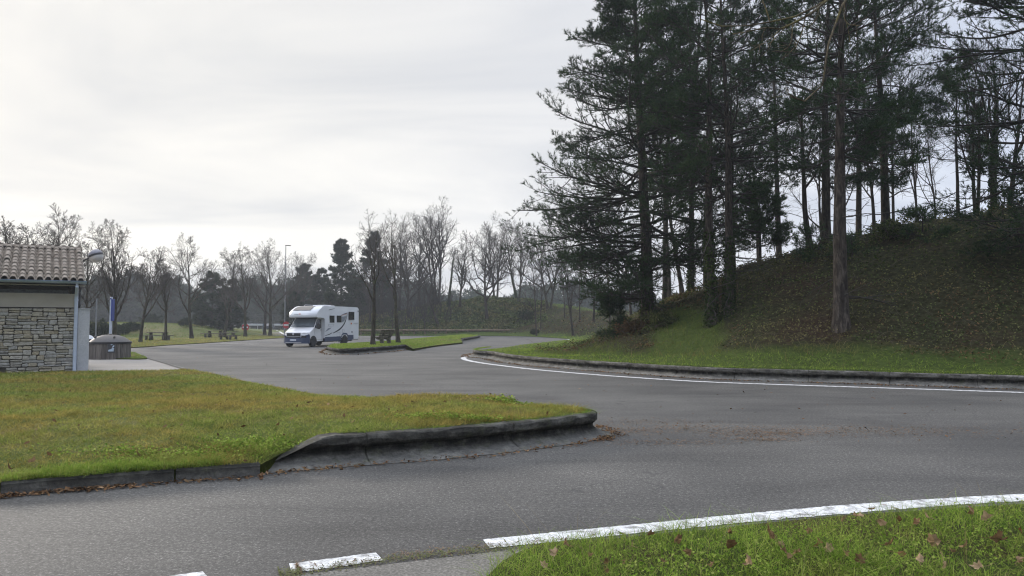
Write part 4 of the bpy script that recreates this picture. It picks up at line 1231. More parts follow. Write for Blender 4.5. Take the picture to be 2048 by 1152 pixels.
# wooded bank behind the log rail
BW = 'leafless trees on the bank behind the log rail'
def bank_tree(seed, px, d, top, label, group=BW, **k):
    x = XD(px, d); z = zbank(x, d)
    h = CAMH + (HOR - top) / FPX * d - z
    return bare_tree(seed, x, d, z, h, label=label, group=group, **k)
bk = dict(thick=1.35, limbs=14, sub=8, tw=6, tl=3, fork=.2, spread=.66, up=.1, wander=.14, mats=('bark', 'twig'), twr=.0135)
bd = dict(bk, mats=('bark_dark', 'twig_dark'))
bank_tree(31, 873, 117, 407, 'tallest bare tree on the bank, several upright stems above the log rail', stems=3, **dict(bd, limbs=10, fork=.3))
bank_tree(32, 897, 115, 486, 'short ivy covered stump tree right beside the tallest bare tree on the bank', ivy=.85, **dict(bd, limbs=6, fork=.8, tl=0, width=.4))
bank_tree(33, 974, 109, 462, 'dark twisted bare tree with a cut lower limb, on the bank above the rail middle', **dict(bd, wander=.22, spread=.9, lean=(-.1, 0), limbs=15))
bank_tree(34, 992, 128, 436, 'tall pale narrow bare tree behind the twisted one on the bank crest', **dict(bk, spread=.45, stems=2))
bank_tree(35, 1036, 118, 442, 'bare tree with ivy up its two stems, above the right end of the log rail', ivy=.4, **dict(bk, stems=2, lean=(-.06, 0), spread=.5))
bank_tree(36, 1073, 96, 470, 'slender straight bare tree at the right end of the log rail', **dict(bd, spread=.5, limbs=9, r=.1))
bank_tree(37, 1081, 101, 500, 'thin bare sapling beside the slender tree at the end of the log rail', **dict(bd, spread=.5, limbs=7, r=.07, tl=2))
bank_tree(38, 1098, 110, 445, 'wide bare tree on the crest just right of the end of the log rail', **dict(bk, spread=.7, stems=2, width=1.2))
bank_tree(39, 1129, 104, 520, 'thin dark bare tree at the left edge of the small crest meadow', **dict(bd, limbs=8, r=.09))
bank_tree(40, 1147, 92, 500, 'leaning dark bare tree left of the meadow with a few russet leaves', **dict(bd, limbs=9, lean=(-.1, 0), r=.17))
bank_tree(41, 1160, 100, 480, 'upright dark bare tree in front of the small crest meadow', **dict(bd, limbs=9, r=.12))
bank_tree(42, 1187, 98, 500, 'bare tree half hidden by the left boughs of the widest pine', **dict(bd, limbs=10))
bank_tree(43, 763, 116, 447, 'bare tree behind the left island tree, tangled crown', **bd)
bank_tree(44, 797, 121, 441, 'fine twigged bare tree seen between the two island trees', **bk)
bank_tree(45, 818, 112, 470, 'dark bare tree on the bank just right of the right island tree', **dict(bd, lean=(-.05, 0)))
bank_tree(46, 838, 124, 452, 'bare tree with many fine twigs left of the tallest tree on the bank', **bk)
bank_tree(47, 877, 108, 500, 'bare tree leaning left low on the bank below the tallest one', **dict(bd, lean=(-.22, 0), limbs=10))
bank_tree(48, 920, 114, 470, 'mid sized bare tree between the ivy stump and the twisted tree', **bk)
bank_tree(50, 740, 112, 520, 'small dark bare tree low at the left end of the log rail', **dict(bd, limbs=10))
bank_tree(51, 850, 106, 560, 'low bare thicket tree at the foot of the bank behind the rail', **dict(bd, limbs=12, fork=.1, spread=.9, r=.08))
bank_tree(52, 785, 108, 570, 'scrubby low bare tree behind the island bench', **dict(bd, limbs=12, fork=.1, spread=.9, r=.08))

# thin understorey on and behind the right hand slope
RG = 'leafless trees among the pines on the slope'
rk = dict(limbs=10, sub=6, tw=6, tl=3, fork=.3, spread=.6, up=.1, wander=.12, twr=.006, mats=('bark_dark', 'twig_dark'))
def slope_tree(seed, px, py, top, label, d=None, **k):
    if d is None:
        x, y, z = hit_bank(px, py)
    else:
        x, y = XD(px, d), d; z = zbank(x, y)
    h = CAMH + (HOR - top) / FPX * y - z
    return bare_tree(seed, x, y, z, h, label=label, group=RG, **k)
slope_tree(61, 1470, 555, 130, 'thin leaning bare tree right beside the twin pine trunks', lean=(-.10, 0), **dict(rk, r=.10))
slope_tree(62, 1578, 506, 30, 'bare tree leaning left on the ridge behind the young bushy pine', lean=(-.2, 0), **dict(rk, r=.16))
slope_tree(63, 1622, 497, 60, 'bare tree leaning left beside the dark trunk of the right pines', lean=(-.12, 0), **dict(rk, r=.13))
slope_tree(64, 1340, 600, 180, 'slim bare tree between the widest pine and the twin trunk pine', d=46, **dict(rk, r=.11))
slope_tree(65, 1366, 600, 120, 'bare tree leaning left just left of the twin trunk pine', d=44, lean=(-.08, 0), **dict(rk, r=.13))
slope_tree(66, 1410, 560, 60, 'tall bare tree behind the twin trunk pine', d=50, **dict(rk, r=.14, limbs=12))
slope_tree(67, 1958, 412, 60, 'forked bare tree on the ridge left of the ivy trunk at the right edge', d=33, **dict(rk, r=.13, fork=.25, stems=2))
slope_tree(68, 1992, 408, 20, 'bare tree with an ivy clad trunk on the ridge near the right edge', d=32, ivy=.55, **dict(rk, r=.16))
slope_tree(69, 2016, 406, 60, 'bare tree leaning right on the ridge at the right picture edge', d=34, lean=(.14, 0), **dict(rk, r=.14))
slope_tree(70, 1752, 432, 120, 'slender bare tree on the ridge left of the stout ridge pine', d=36, **dict(rk, r=.1, limbs=12))
slope_tree(71, 1838, 440, 100, 'fine twigged bare tree on the ridge between two pines', d=42, **dict(rk, r=.09, limbs=14, tl=4))
slope_tree(72, 1880, 436, 160, 'small fine bare tree far along the ridge near the thin pine', d=44, **dict(rk, r=.08, limbs=13, tl=4))
slope_tree(73, 1690, 470, 150, 'bare tree just behind the pale trunk of the nearest right pine', d=40, **dict(rk, r=.1, limbs=12, tl=4))
slope_tree(74, 1790, 440, 60, 'bare tree close behind the stout ridge pine', d=40, **dict(rk, r=.1, limbs=14, tl=4))
slope_tree(75, 1520, 540, 200, 'distant bare tree showing under the young bushy pine', d=52, **dict(rk, r=.13))
slope_tree(76, 1650, 490, 200, 'bare tree in the gap between the leaning trees and the right pines', d=46, **dict(rk, r=.12, limbs=13))
slope_tree(77, 1262, 600, 420, 'bare tree deep in the shade left of the widest pine trunk', d=58, **dict(rk, r=.12))
slope_tree(78, 1222, 600, 450, 'dark bare tree behind the drooping left boughs of the widest pine', d=66, **dict(rk, r=.12))

# ---- pines on the slope
PG = 'large pines on the right hand slope'
def pine_at(seed, px, py, top, label, d=None, **k):
    if d is None: x, y, z = hit_bank(px, py)
    else: x, y = XD(px, d), d; z = zbank(x, y)
    h = CAMH + (HOR - top) / FPX * y - z
    return pine(seed, x, y, z, h, label, group=k.pop('group', PG), **k)
def wide(t):
    return float(np.interp(t, [0, .1, .2, .32, .42, .55, .7, .85, .95, 1], [2.2, 4.2, 5.4, 6.2, 5.9, 4.5, 3.0, 1.9, 1.0, .3]))
pine_at(101, 1298, 645, -150, 'widest pine, its dark boughs sweeping far left over the road bend', rad_fun=wide, base=.09, lean=(-.042, 0), whorl=.5, per=6, sub=14, shoots=5, m=15, along=16, r=.30, dead=10, droop=.30, ivy=.1)
def upper(t): return float(np.interp(t, [0, .3, .45, .7, .9, 1], [1.2, 2.2, 3.6, 3.6, 2.0, .3]))
pine_at(102, 1441, 641, -150, 'twin trunk pine with ivy at its foot, right of the widest pine', rad_fun=upper, base=.36, twin=.55, per=3, sub=9, shoots=4, r=.235, dead=22, ivy=.24, whorl=.55)
pine_at(103, 1682, 657, -160, 'nearest right pine with a pale bare trunk rising from the grass', rad_fun=lambda t: float(np.interp(t, [0, .4, .6, .8, 1], [1.0, 2.2, 3.9, 3.4, .4])), base=.45, r=.25, dead=20, sub=10, per=4, shoots=4, bark='pine_bark')
pine_at(104, 1655, 478, -160, 'dark trunk pine close behind the pale trunk pine', d=31, rad_fun=lambda t: float(np.interp(t, [0, .3, .6, 1], [1.0, 2.8, 3.0, .4])), base=.2, r=.20, dead=14, per=3, sub=9, shoots=4, bark='bark_dark')
pine_at(105, 1776, 436, -150, 'stout pine on the ridge line right of the pale trunk pine', d=32.5, rad_fun=lambda t: float(np.interp(t, [0, .2, .5, .8, 1], [.8, 1.8, 3.0, 2.8, .4])), base=.2, r=.20, dead=26, per=4, sub=10, whorl=.6, bark='bark_dark')
pine_at(106, 1521, 518, 372, 'young bushy pine with a low green crown on the ridge', d=35, rad_fun=lambda t: float(np.interp(t, [0, .35, .7, 1], [1.6, 1.9, 1.5, .4])), base=.28, r=.10, per=6, sub=8, whorl=.3, mat='needles_young', droop=.05, m=16)
pine_at(107, 1382, 600, -60, 'dark pine standing back between the widest and the twin trunk pine', d=41, rad_fun=lambda t: float(np.interp(t, [0, .3, .6, 1], [.8, 2.2, 2.8, .4])), base=.3, r=.19, dead=10, per=3, sub=8, shoots=4, bark='bark_dark', ivy=.12)
pine_at(108, 1330, 610, -80, 'dark pine directly behind the widest pine', d=47, rad_fun=lambda t: float(np.interp(t, [0, .3, .6, 1], [.8, 2.4, 3.0, .4])), base=.34, r=.2, dead=8, per=3, sub=8, shoots=4, bark='bark_dark')
pine_at(109, 1560, 520, -40, 'tall pine behind the young bushy pine, crown only above', d=44, rad_fun=lambda t: float(np.interp(t, [0, .3, .6, 1], [.8, 3.0, 3.6, .4])), base=.38, r=.19, dead=16, per=3, sub=9, shoots=4, bark='bark_dark')
pine_at(110, 1921, 420, 90, 'thin straight pine on the ridge with a small olive crown', d=36, rad_fun=lambda t: float(np.interp(t, [0, .3, .6, 1], [.5, 1.7, 1.9, .4])), base=.45, r=.10, dead=14, per=4, sub=9, shoots=4, mat='needles_young')
pine_at(111, 1233, 655, 588, 'pine sapling with drooping needles at the foot of the slope', d=33.5, name='pine_sapling', rad_fun=lambda t: float(np.interp(t, [0, .5, 1], [.9, .9, .3])), base=.3, r=.035, per=5, sub=5, shoots=3, whorl=.22, droop=.7, m=13, lean=(-.12, 0), cat='sapling', group='pine saplings on the slope')
pine_at(112, 1705, 515, 462, 'low bushy pine sapling against the pale trunk pine, upper side', name='pine_sapling', rad_fun=lambda t: 1.1 - .6 * t, base=.1, r=.04, per=4, sub=4, shoots=3, whorl=.24, m=9, mat='needles_young', cat='sapling', group='pine saplings on the slope')
pine_at(113, 1640, 500, 455, 'low pine sapling left of the pale trunk pine', d=29.5, name='pine_sapling', rad_fun=lambda t: 1.2 - .6 * t, base=.1, r=.04, per=4, sub=4, shoots=3, whorl=.24, m=8, mat='needles_young', cat='sapling', group='pine saplings on the slope')
pine_at(114, 1850, 452, 412, 'low spreading pine sapling on the ridge under the thin pine', d=27.5, name='pine_sapling', rad_fun=lambda t: 1.0 - .5 * t, base=.08, r=.04, per=4, sub=4, shoots=3, whorl=.24, m=8, mat='needles_young', cat='sapling', group='pine saplings on the slope')
# the pine whose boughs come in from the right edge
def right_rad(t): return float(np.interp(t, [0, .25, .45, .7, 1], [2.6, 3.6, 4.4, 3.6, .4]))
pine_at(115, 2105, 560, -260, 'dark spreading pine at the right picture edge, boughs reaching inward', d=23, rad_fun=right_rad, base=.14, r=.24, per=6, sub=10, shoots=5, whorl=.65, dead=14, nl=.13, bark='bark_dark', m=15)
pine_at(116, 1470, 560, -20, 'tall thin pine behind the twin trunk pine, seen against the sky', d=55, rad_fun=lambda t: float(np.interp(t, [0, .3, .6, 1], [.8, 2.6, 3.2, .4])), base=.35, r=.17, per=3, sub=8, shoots=4, dead=10, bark='bark_dark')
pine_at(117, 1720, 480, -60, 'tall pine behind the pale trunk pine, crown merging with it', d=39, rad_fun=lambda t: float(np.interp(t, [0, .3, .6, 1], [.6, 2.6, 3.3, .4])), base=.42, r=.17, per=3, sub=9, shoots=4, dead=16, bark='bark_dark')

# ---- dark evergreens beyond the car park
EV = 'dark evergreens beyond the car park'
def ev(seed, px, d, top, wpx, label, **k):
    x = XD(px, d); z = zf_(x, d)
    h = CAMH + (HOR - top) / FPX * d - z
    return bough_conifer(seed, x, d, z, h, wpx / FPX * d / 2, label, group=EV, **k)
def evp(seed, px, d, top, wpx, label, base=.12, per=6):
    x = XD(px, d); z = zf_(x, d); h = CAMH + (HOR - top) / FPX * d - z; wd = wpx / FPX * d / 2
    return pine(seed, x, d, z, h, label, group=EV, rad_fun=lambda t: wd * float(np.interp(t, [0, .15, .4, .65, .85, 1], [.75, 1.05, 1.0, .8, .5, .12])), base=base, whorl=.75, per=per, sub=6, shoots=4, along=7, m=9, nl=.42, w=.045, r=h * .016, mat='conifer', bark='bark_dark', up0=.2, droop=.15, trunk_sides=7, dsub=.7)
evp(201, 424, 112, 550, 92, 'big dark round conifer behind the picnic tables', .03)
evp(202, 462, 116, 562, 66, 'dark conifer touching the big round one on its right', .04)
evp(203, 400, 118, 585, 60, 'lower dark conifer at the left side of the big round one', .03)
evp(211, 682, 124, 480, 92, 'tall dark pine behind the rear roof of the motorhome')
evp(212, 736, 128, 464, 74, 'tallest dark pine, right of the one behind the motorhome', .3, 4)
evp(213, 640, 132, 540, 74, 'dark pine above the middle of the motorhome roof')
evp(214, 604, 134, 530, 78, 'dark pine above the front of the motorhome')
evp(215, 712, 120, 555, 80, 'shorter dark conifer between the two tallest pines', .05)
evp(216, 660, 118, 590, 84, 'low dark conifer behind the rear windows of the motorhome', .04)
evp(217, 588, 122, 585, 60, 'low dark conifer left of the motorhome cab', .04)
evp(218, 768, 134, 520, 70, 'dark conifer deep behind the left island tree')
FAR = 'hazy trees of the far wood'
far_list = [(-40, 190, 560, 90), (30, 195, 548, 100), (110, 185, 560, 110), (170, 180, 575, 90), (205, 190, 560, 100), (262, 200, 552, 100), (305, 215, 572, 90), (345, 190, 560, 110), (366, 220, 575, 80), (520, 215, 585, 110), (560, 200, 572, 90), (480, 230, 590, 120), (590, 230, 560, 110), (440, 240, 592, 110)]
far_lab = ['hazy dark tree mass at the left picture edge behind the roof', 'hazy round tree behind the left part of the tiled roof', 'hazy tree behind the right part of the tiled roof', 'hazy tree low behind the globe lamp', 'hazy tree behind the blue signpost', 'hazy tall tree above the first bare trunk right of the signpost', 'hazy tree above the leftmost picnic table', 'hazy round tree between the two bare trees right of the leftmost table', 'far hazy tree at the left side of the big round conifer', 'far hazy tree above the left no entry sign', 'far hazy tree behind the tall lamp post', 'very far hazy tree right of the big round conifer', 'very far hazy tree left of the motorhome roof', 'very far hazy tree behind the big round conifer']
for i, ((px, d, top, wp), lab) in enumerate(zip(far_list, far_lab)):
    x = XD(px, d); z = zf_(x, d)
    bough_conifer(230 + i, x, d, z, CAMH + (HOR - top) / FPX * d - z, wp / FPX * d / 2, lab, group=FAR, n=3000, shape=.5, leaf=.7, name='far_tree', cat='tree')
# the wood that closes the view: one mass far off
rw = np.random.default_rng(77)
n = 52000
pxs = rw.uniform(-900, 1350, n); dd_ = rw.uniform(235, 330, n)
tops = 588 + 14 * np.sin(pxs * .021) + 10 * np.sin(pxs * .057 + 1) + 7 * np.sin(pxs * .13) + rw.normal(0, 7, n)
hh = (HOR - tops) / FPX * dd_ * rw.uniform(0, 1, n) ** .8 + 1.2
P = np.column_stack([(pxs - 1024) / FPX * dd_, dd_, np.maximum(hh, .2)])
V = tufts(rw, P, rw.normal(0, 1, (n, 3)) + [0, 0, .6], np.full(n, 1.4), 5, 1.5, .26)
tag(np_mesh('far_wood', V, np.arange(len(V)).reshape(-1, 3), M['conifer']), kind='stuff')
# thicket of thin stems on the wooded bank
rt2 = np.random.default_rng(55)
n = 230
pxs = rt2.uniform(715, 900, n); dd_ = rt2.uniform(106, 124, n)
xs_ = (pxs - 1024) / FPX * dd_
zz_ = bank_height(np.stack([xs_, dd_], 1))
hh = rt2.uniform(1.2, 5.5, n)
tb = Tubes()
p_, r_ = grow(rt2, np.column_stack([xs_, dd_, zz_ - .1]), np.column_stack([rt2.normal(0, .3, (n, 2)), np.ones(n)]), hh, .012 + hh * .006, 7, .1, .02, .3)
tb.add(p_, r_, 3)
Pk, Dk, Lk, Rk, _ = kids(rt2, p_, r_, hh, 7, .2, 1, .7, .4, .7)
p2_, r2_ = grow(rt2, Pk, Dk, Lk, np.maximum(Rk, .009), 4, .15, .05, .5); tb.add(p2_, r2_, 3)
tag(tb.build('thicket', M['twig_dark'], None), kind='stuff')
# brush
BG = 'bushes on the open ground left of the car park'
for i, (px, d, top, wpx, lab) in enumerate([(240, 88, 655, 60, 'dark bush on the grass behind the waste container'), (262, 92, 660, 40, 'small dark bush right of the waste container'), (372, 104, 660, 30, 'brown scrubby bush left of the tallest bare tree'), (300, 120, 640, 60, 'dark bush on the grassy mound behind the first picnic table'), (210, 80, 650, 50, 'bush behind the blue signpost foot'), (195, 74, 640, 50, 'tall dark bush between the white pillar and the signpost')]):
    x = XD(px, d); z = zf_(x, d)
    bush(300 + i, x, d, z, max(.7, CAMH + (HOR - top) / FPX * d - z), wpx / FPX * d / 2, lab, n=1500, leaf=.2, group=BG)
SG = 'brambles and scrub on the slope'
for i, (px, py, hh, wd, lab) in enumerate([(1050, 640, 1.6, 1.8, 'round dark broom bush on the bank right of the ivy tree'), (1070, 668, .5, .55, 'small green bush at the right end of the log rail'), (1265, 668, .4, .9, 'brown bramble clump left of the widest pine trunk'), (1322, 655, .5, .9, 'bramble clump right of the widest pine trunk'), (1780, 478, .6, 1.1, 'green bramble clump on the ridge below the stout pine')]):
    x, y, z = hit_bank(px, py)
    bush(320 + i, x, y, z, hh, wd, lab, mat='bracken' if 'brown' in lab else ('ivyground' if 'bramble' in lab else 'conifer'), n=420, leaf=.11 if y < 50 else .2, name='bramble_clump' if ('bramble' in lab or 'scrub' in lab) else 'bush', group=SG, stem='stem')

# ---- the branch that hangs into the top of the picture, on its tree right of the frame
root = thing('overhanging_tree', 'lichened leafless tree whose drooping branches hang into the top of the picture', 'tree', (9.6, 9.5, .3))
tb, cr = Tubes(), Tubes()
ro = np.random.default_rng(5)
pt, rt = grow(ro, np.array([[0, 0, -.4]]), np.array([[-.05, 0, 1.0]]), np.array([9.0]), np.array([.17]), 14, .03, .02, .3)
tb.add(pt, rt, 10)
def W3(px, py, d):
    sx, sz = ray(px, py); return np.array([sx * d - 9.6, d - 9.5, CAMH + sz * d - .3])
def path(lst, r0, r1, k=14):
    L_ = np.array([W3(*q) for q in lst]); c = catmull([tuple(q) for q in L_], .05)
    c = np.array([[np.interp(t, np.linspace(0, 1, len(c)), c[:, i]) for i in range(3)] for t in np.linspace(0, 1, k)])
    return c[None], np.linspace(r0, r1, k)[None]
hub = [(2120, -260, 9.3), (1900, -140, 9.0)]
a = path([(2230, -420, 9.5)] + hub + [(1720, -40, 8.7), (1650, 2, 8.5), (1600, 30, 8.4), (1540, 44, 8.3), (1490, 52, 8.2), (1440, 52, 8.2), (1400, 38, 8.1)], .034, .005, 22); tb.add(*a, 7)
subs = [a]
for lst, r0 in (([(1655, 0, 8.5), (1625, 25, 8.4), (1595, 42, 8.4), (1560, 58, 8.3), (1535, 55, 8.3), (1500, 62, 8.2), (1465, 68, 8.2)], .018),
                ([(1900, -140, 9.0), (1760, -70, 8.8), (1690, 2, 8.6), (1662, 65, 8.5), (1655, 110, 8.5), (1652, 150, 8.45), (1640, 180, 8.4), (1620, 201, 8.4), (1595, 200, 8.3), (1580, 193, 8.3)], .022),
                ([(1612, 28, 8.4), (1606, 55, 8.4), (1600, 78, 8.35), (1585, 100, 8.3), (1570, 114, 8.3)], .008),
                ([(1585, 48, 8.35), (1583, 80, 8.3), (1575, 95, 8.3), (1562, 103, 8.3)], .007),
                ([(1560, 58, 8.3), (1545, 75, 8.25), (1525, 88, 8.25), (1505, 100, 8.2)], .007),
                ([(1570, 55, 8.3), (1555, 72, 8.3), (1543, 83, 8.3), (1536, 92, 8.3)], .006),
                ([(1690, 2, 8.6), (1688, 35, 8.6), (1700, 50, 8.6), (1722, 50, 8.6)], .006),
                ([(1640, 5, 8.5), (1635, 30, 8.5), (1625, 48, 8.4), (1618, 52, 8.4)], .006),
                ([(1540, 44, 8.3), (1533, 20, 8.3), (1525, 0, 8.3), (1515, -25, 8.3)], .010),
                ([(1600, 200, 8.35), (1585, 192, 8.3), (1575, 186, 8.3)], .008)):
    q = path(lst, r0 * .95, max(.0045, r0 * .38), 12); cr.add(*q, 5); subs.append(q)
P_ = np.concatenate([q[0][:, -8:] for q in subs]); R_ = np.concatenate([q[1][:, -8:] for q in subs])
Pk, Dk, Lk, Rk, _ = kids(ro, P_, R_, np.full(len(P_), 1.0), 4, .1, .95, .8, .26, .5)
pk, rk_ = grow(ro, Pk, Dk, Lk, np.maximum(Rk, .0035), 6, .2, -.02, .6); cr.add(pk, rk_, 4)
Pk, Dk, Lk, Rk, _ = kids(ro, pt, rt, np.array([9.0]), 9, .45, .98, .8, .38, .5)
pk, rk_ = grow(ro, Pk, Dk, Lk, Rk, 8, .12, .05, .25); ok = pk[:, :, 0].min(1) > -2.0; tb.add(pk[ok], rk_[ok], 6)
tb.build('trunk', M['lichen'], root); cr.build('branches', M['lichen'], root)
# ------------------------------------------------------------------ built things
M['white_render'] = speckle('white_render', [(.3, .40), (.7, .58)], 34, .9, .7, .02, (1.3, (.8, .82, .84), (1.05, 1.05, 1.05)))
M['zinc'] = plain('painted_zinc', (.36, .44, .54), .4, .1, .12, 3)
M['pipe'] = plain('white_downpipe', (.50, .56, .65), .45, 0, .1, 3)
M['cream'] = plain('cream_panel', (.40, .365, .30), .85, 0, .12, 2)
M['timber_dark'] = plain('dark_timber', (.022, .017, .014), .8)
M['mortar'] = plain('joint_mortar', (.155, .14, .12), 1.0)  # the mortar's own tone, showing in the joints between stones
M['glassblock'] = plain('grey_fabric_screen', (.12, .135, .13), .6, 0, .6, 14)
def stone_mat():
    m = Mat('rubble_stone'); p = m.pos()
    c = m.ramp(m.rand(), [(0, (.36, .33, .275)), (.2, (.45, .415, .355)), (.4, (.39, .38, .345)), (.58, (.46, .41, .315)), (.76, (.40, .345, .25)), (.84, (.34, .325, .295)), (1, (.47, .45, .41))])
    a = m.noise(p, 9, 6, .68); b = m.noise(p, 42, 4, .6)
    c = m.mix(1.0, c, m.ramp(a, [(.28, (.55, .54, .52)), (.5, (.95, .95, .93)), (.74, (1.25, 1.22, 1.16))]), 'MULTIPLY')
    c = m.mix(1.0, c, m.ramp(b, [(.3, (.82, .82, .82)), (.7, (1.1, 1.1, 1.1))]), 'MULTIPLY')
    return m.pbr(c, .92, normal=m.bump(m.mix(.4, a, b), .8, .03), spec=.2)
M['stone'] = stone_mat()
def tile_mat():
    m = Mat('canal_tile'); p = m.pos()
    a = m.noise(p, 3.4, 6, .7); b = m.noise(p, 26, 5, .7)
    c = m.ramp(a, [(.28, (.12, .088, .062)), (.42, (.235, .195, .155)), (.6, (.34, .295, .245)), (.78, (.25, .17, .11))])
    c = m.mix(1.0, c, m.ramp(b, [(.28, (.6, .58, .55)), (.7, (1.2, 1.2, 1.18))]), 'MULTIPLY')
    c = m.mix(m.ramp(m.noise(p, 5.5, 6, .75), [(.57, 0.0), (.7, .6)]), c, (.10, .095, .05))
    return m.pbr(c, .88, normal=m.bump(b, .5, .01), spec=.25)
M['tile'] = tile_mat()

# ---- stone service building at the left edge
R0 = np.array(G(150, 742, .06))
ang = rad(32)
ex = np.array([-math.cos(ang), -math.sin(ang), 0]); nv_ = np.array([-math.sin(ang), math.cos(ang), 0]); ez = np.array([0, 0, 1.0])
def B(u, v, z): return tuple(R0 + ex * u + nv_ * v + ez * z)     # u leftwards along the wall, v into the building
bld = thing('service_building', 'small stone service building with a clay tiled roof and a grey gutter', 'building', (0, 0, 0))
def bbox(m, u0, u1, v0, v1, z0, z1):
    vs = [B(u, v, z) for z in (z0, z1) for u, v in ((u0, v0), (u1, v0), (u1, v1), (u0, v1))]
    return m.add(vs, [(3, 2, 1, 0), (4, 5, 6, 7), (0, 1, 5, 4), (1, 2, 6, 5), (2, 3, 7, 6), (3, 0, 4, 7)])
WL, WD, WH = 7.0, 5.2, 2.06
m = MB(); bbox(m, 0, WL, .10, .45, -.3, WH); bbox(m, 0, .3, .45, WD, -.3, WH); bbox(m, WL - .3, WL, .45, WD, -.3, WH); bbox(m, .3, WL - .3, WD - .3, WD, -.3, WH)
wall = m.build('wall', M['mortar'], bld)
rs = np.random.default_rng(11)
m = MB()
cells = []
def cut(u0, u1, z0, z1, lv=0):
    w, h_ = u1 - u0, z1 - z0
    big = h_ > .20 or w > .62 or (w * h_ > .045 and rs.uniform() < .8) or (h_ > .13 and w > .3 and rs.uniform() < .5)
    if not big or (w < .16 and h_ < .13): cells.append((u0, u1, z0, z1)); return
    if h_ * rs.uniform(2.0, 3.4) > w:
        c_ = z0 + h_ * rs.uniform(.34, .66)
        if min(c_ - z0, z1 - c_) < .05: cells.append((u0, u1, z0, z1)); return
        cut(u0, u1, z0, c_, lv + 1); cut(u0, u1, c_, z1, lv + 1)
    else:
        c_ = u0 + w * rs.uniform(.3, .7)
        if min(c_ - u0, u1 - c_) < .09: cells.append((u0, u1, z0, z1)); return
        cut(u0, c_, z0, z1, lv + 1); cut(c_, u1, z0, z1, lv + 1)
zz0 = -.12
while zz0 < WH - .02:
    zz1 = zz0 + rs.uniform(.26, .44)
    if WH - zz1 < .14: zz1 = WH - .005
    u = -.02
    while u < WL:
        w_ = rs.uniform(.55, 1.5); cut(u, min(u + w_, WL), zz0, zz1); u += w_
    zz0 = zz1
for (u, u1, za, zb) in cells:
    if 1.9 < (u + u1) / 2 < 2.25 and za < .06: continue
    g = .006
    pr = rs.uniform(.0, .04); ch = rs.uniform(.010, .022)
    j = lambda s=.011: rs.normal(0, s)
    out_ = [(u + g + j(.007), za + g + j(.008)), (u1 - g + j(.007), za + g + j(.008)), (u1 - g + j(.007), zb - g + j(.008)), (u + g + j(.007), zb - g + j(.008))]
    oct_ = []
    for q in range(4):
        a_, b_, c_ = out_[q - 1], out_[q], out_[(q + 1) % 4]
        k1 = rs.uniform(.08, .4) * min(1, .09 / max(.01, math.dist(a_, b_))); k2 = rs.uniform(.08, .4) * min(1, .09 / max(.01, math.dist(c_, b_)))
        oct_.append((b_[0] + (a_[0] - b_[0]) * k1, b_[1] + (a_[1] - b_[1]) * k1)); oct_.append((b_[0] + (c_[0] - b_[0]) * k2, b_[1] + (c_[1] - b_[1]) * k2))
    cx = sum(o_[0] for o_ in oct_) / 8; cz = sum(o_[1] for o_ in oct_) / 8
    vs = [B(a_, .11, b_) for a_, b_ in oct_] + [B(a_, .03 - pr + rs.normal(0, .004), b_) for a_, b_ in oct_]
    vs += [B(cx + (a_ - cx) * (1 - ch / max(.05, abs(u1 - u) / 2)), .012 - pr + rs.normal(0, .006), cz + (b_ - cz) * (1 - ch / max(.03, (zb - za) / 2))) for a_, b_ in oct_]
    vs.append(B(cx, .008 - pr, cz))
    fs = []
    for r in range(2):
        fs += [(r * 8 + i, r * 8 + (i + 1) % 8, r * 8 + 8 + (i + 1) % 8, r * 8 + 8 + i) for i in range(8)]
    fs += [(16 + i, 16 + (i + 1) % 8, 24) for i in range(8)]
    m.add(vs, fs)
m.build('stone_facing', M['stone'], bld)
m = MB(); bbox(m, .04, WL, .0, .12, WH + .02, WH + .47); m.build('cream_band', M['cream'], bld)
m = MB(); bbox(m, .02, WL, -.03, .14, WH - .005, WH + .018); m.build('flashing', M['timber_dark'], bld)
m = MB(); bbox(m, .25, WL, .30, .34, WH + .47, WH + .62); m.build('window_strip', M['glassblock'], bld)
m = MB(); bbox(m, 0, WL, .28, .48, WH + .60, WH + .84); bbox(m, 0, .16, .14, .28, WH + .47, WH + .84)
bbox(m, -.02, .14, .5, WD, WH, WH + .80)
for q in range(9): bbox(m, .2 + q * .8, .28 + q * .8, -.22, .5, WH + .70, WH + .82)
m.build('roof_beam', M['timber_dark'], bld)
EZ, RZ, RV = 2.92, 4.20, 2.6
m = MB()
gv = [B(-.18, .48, WH + .7), B(-.18, RV, RZ - .12), B(-.18, 2 * RV - .48, WH + .7), B(-.10, .48, WH + .7), B(-.10, RV, RZ - .12), B(-.10, 2 * RV - .48, WH + .7)]
m.add(gv, [(0, 1, 2), (5, 4, 3), (0, 3, 4, 1), (1, 4, 5, 2), (2, 5, 3, 0)])
m.build('gable_board', M['timber_dark'], bld)
m = MB(); bbox(m, -.2, WL + .3, -.3, .0, EZ - .14, EZ - .115); m.build('soffit', M['cream'], bld)
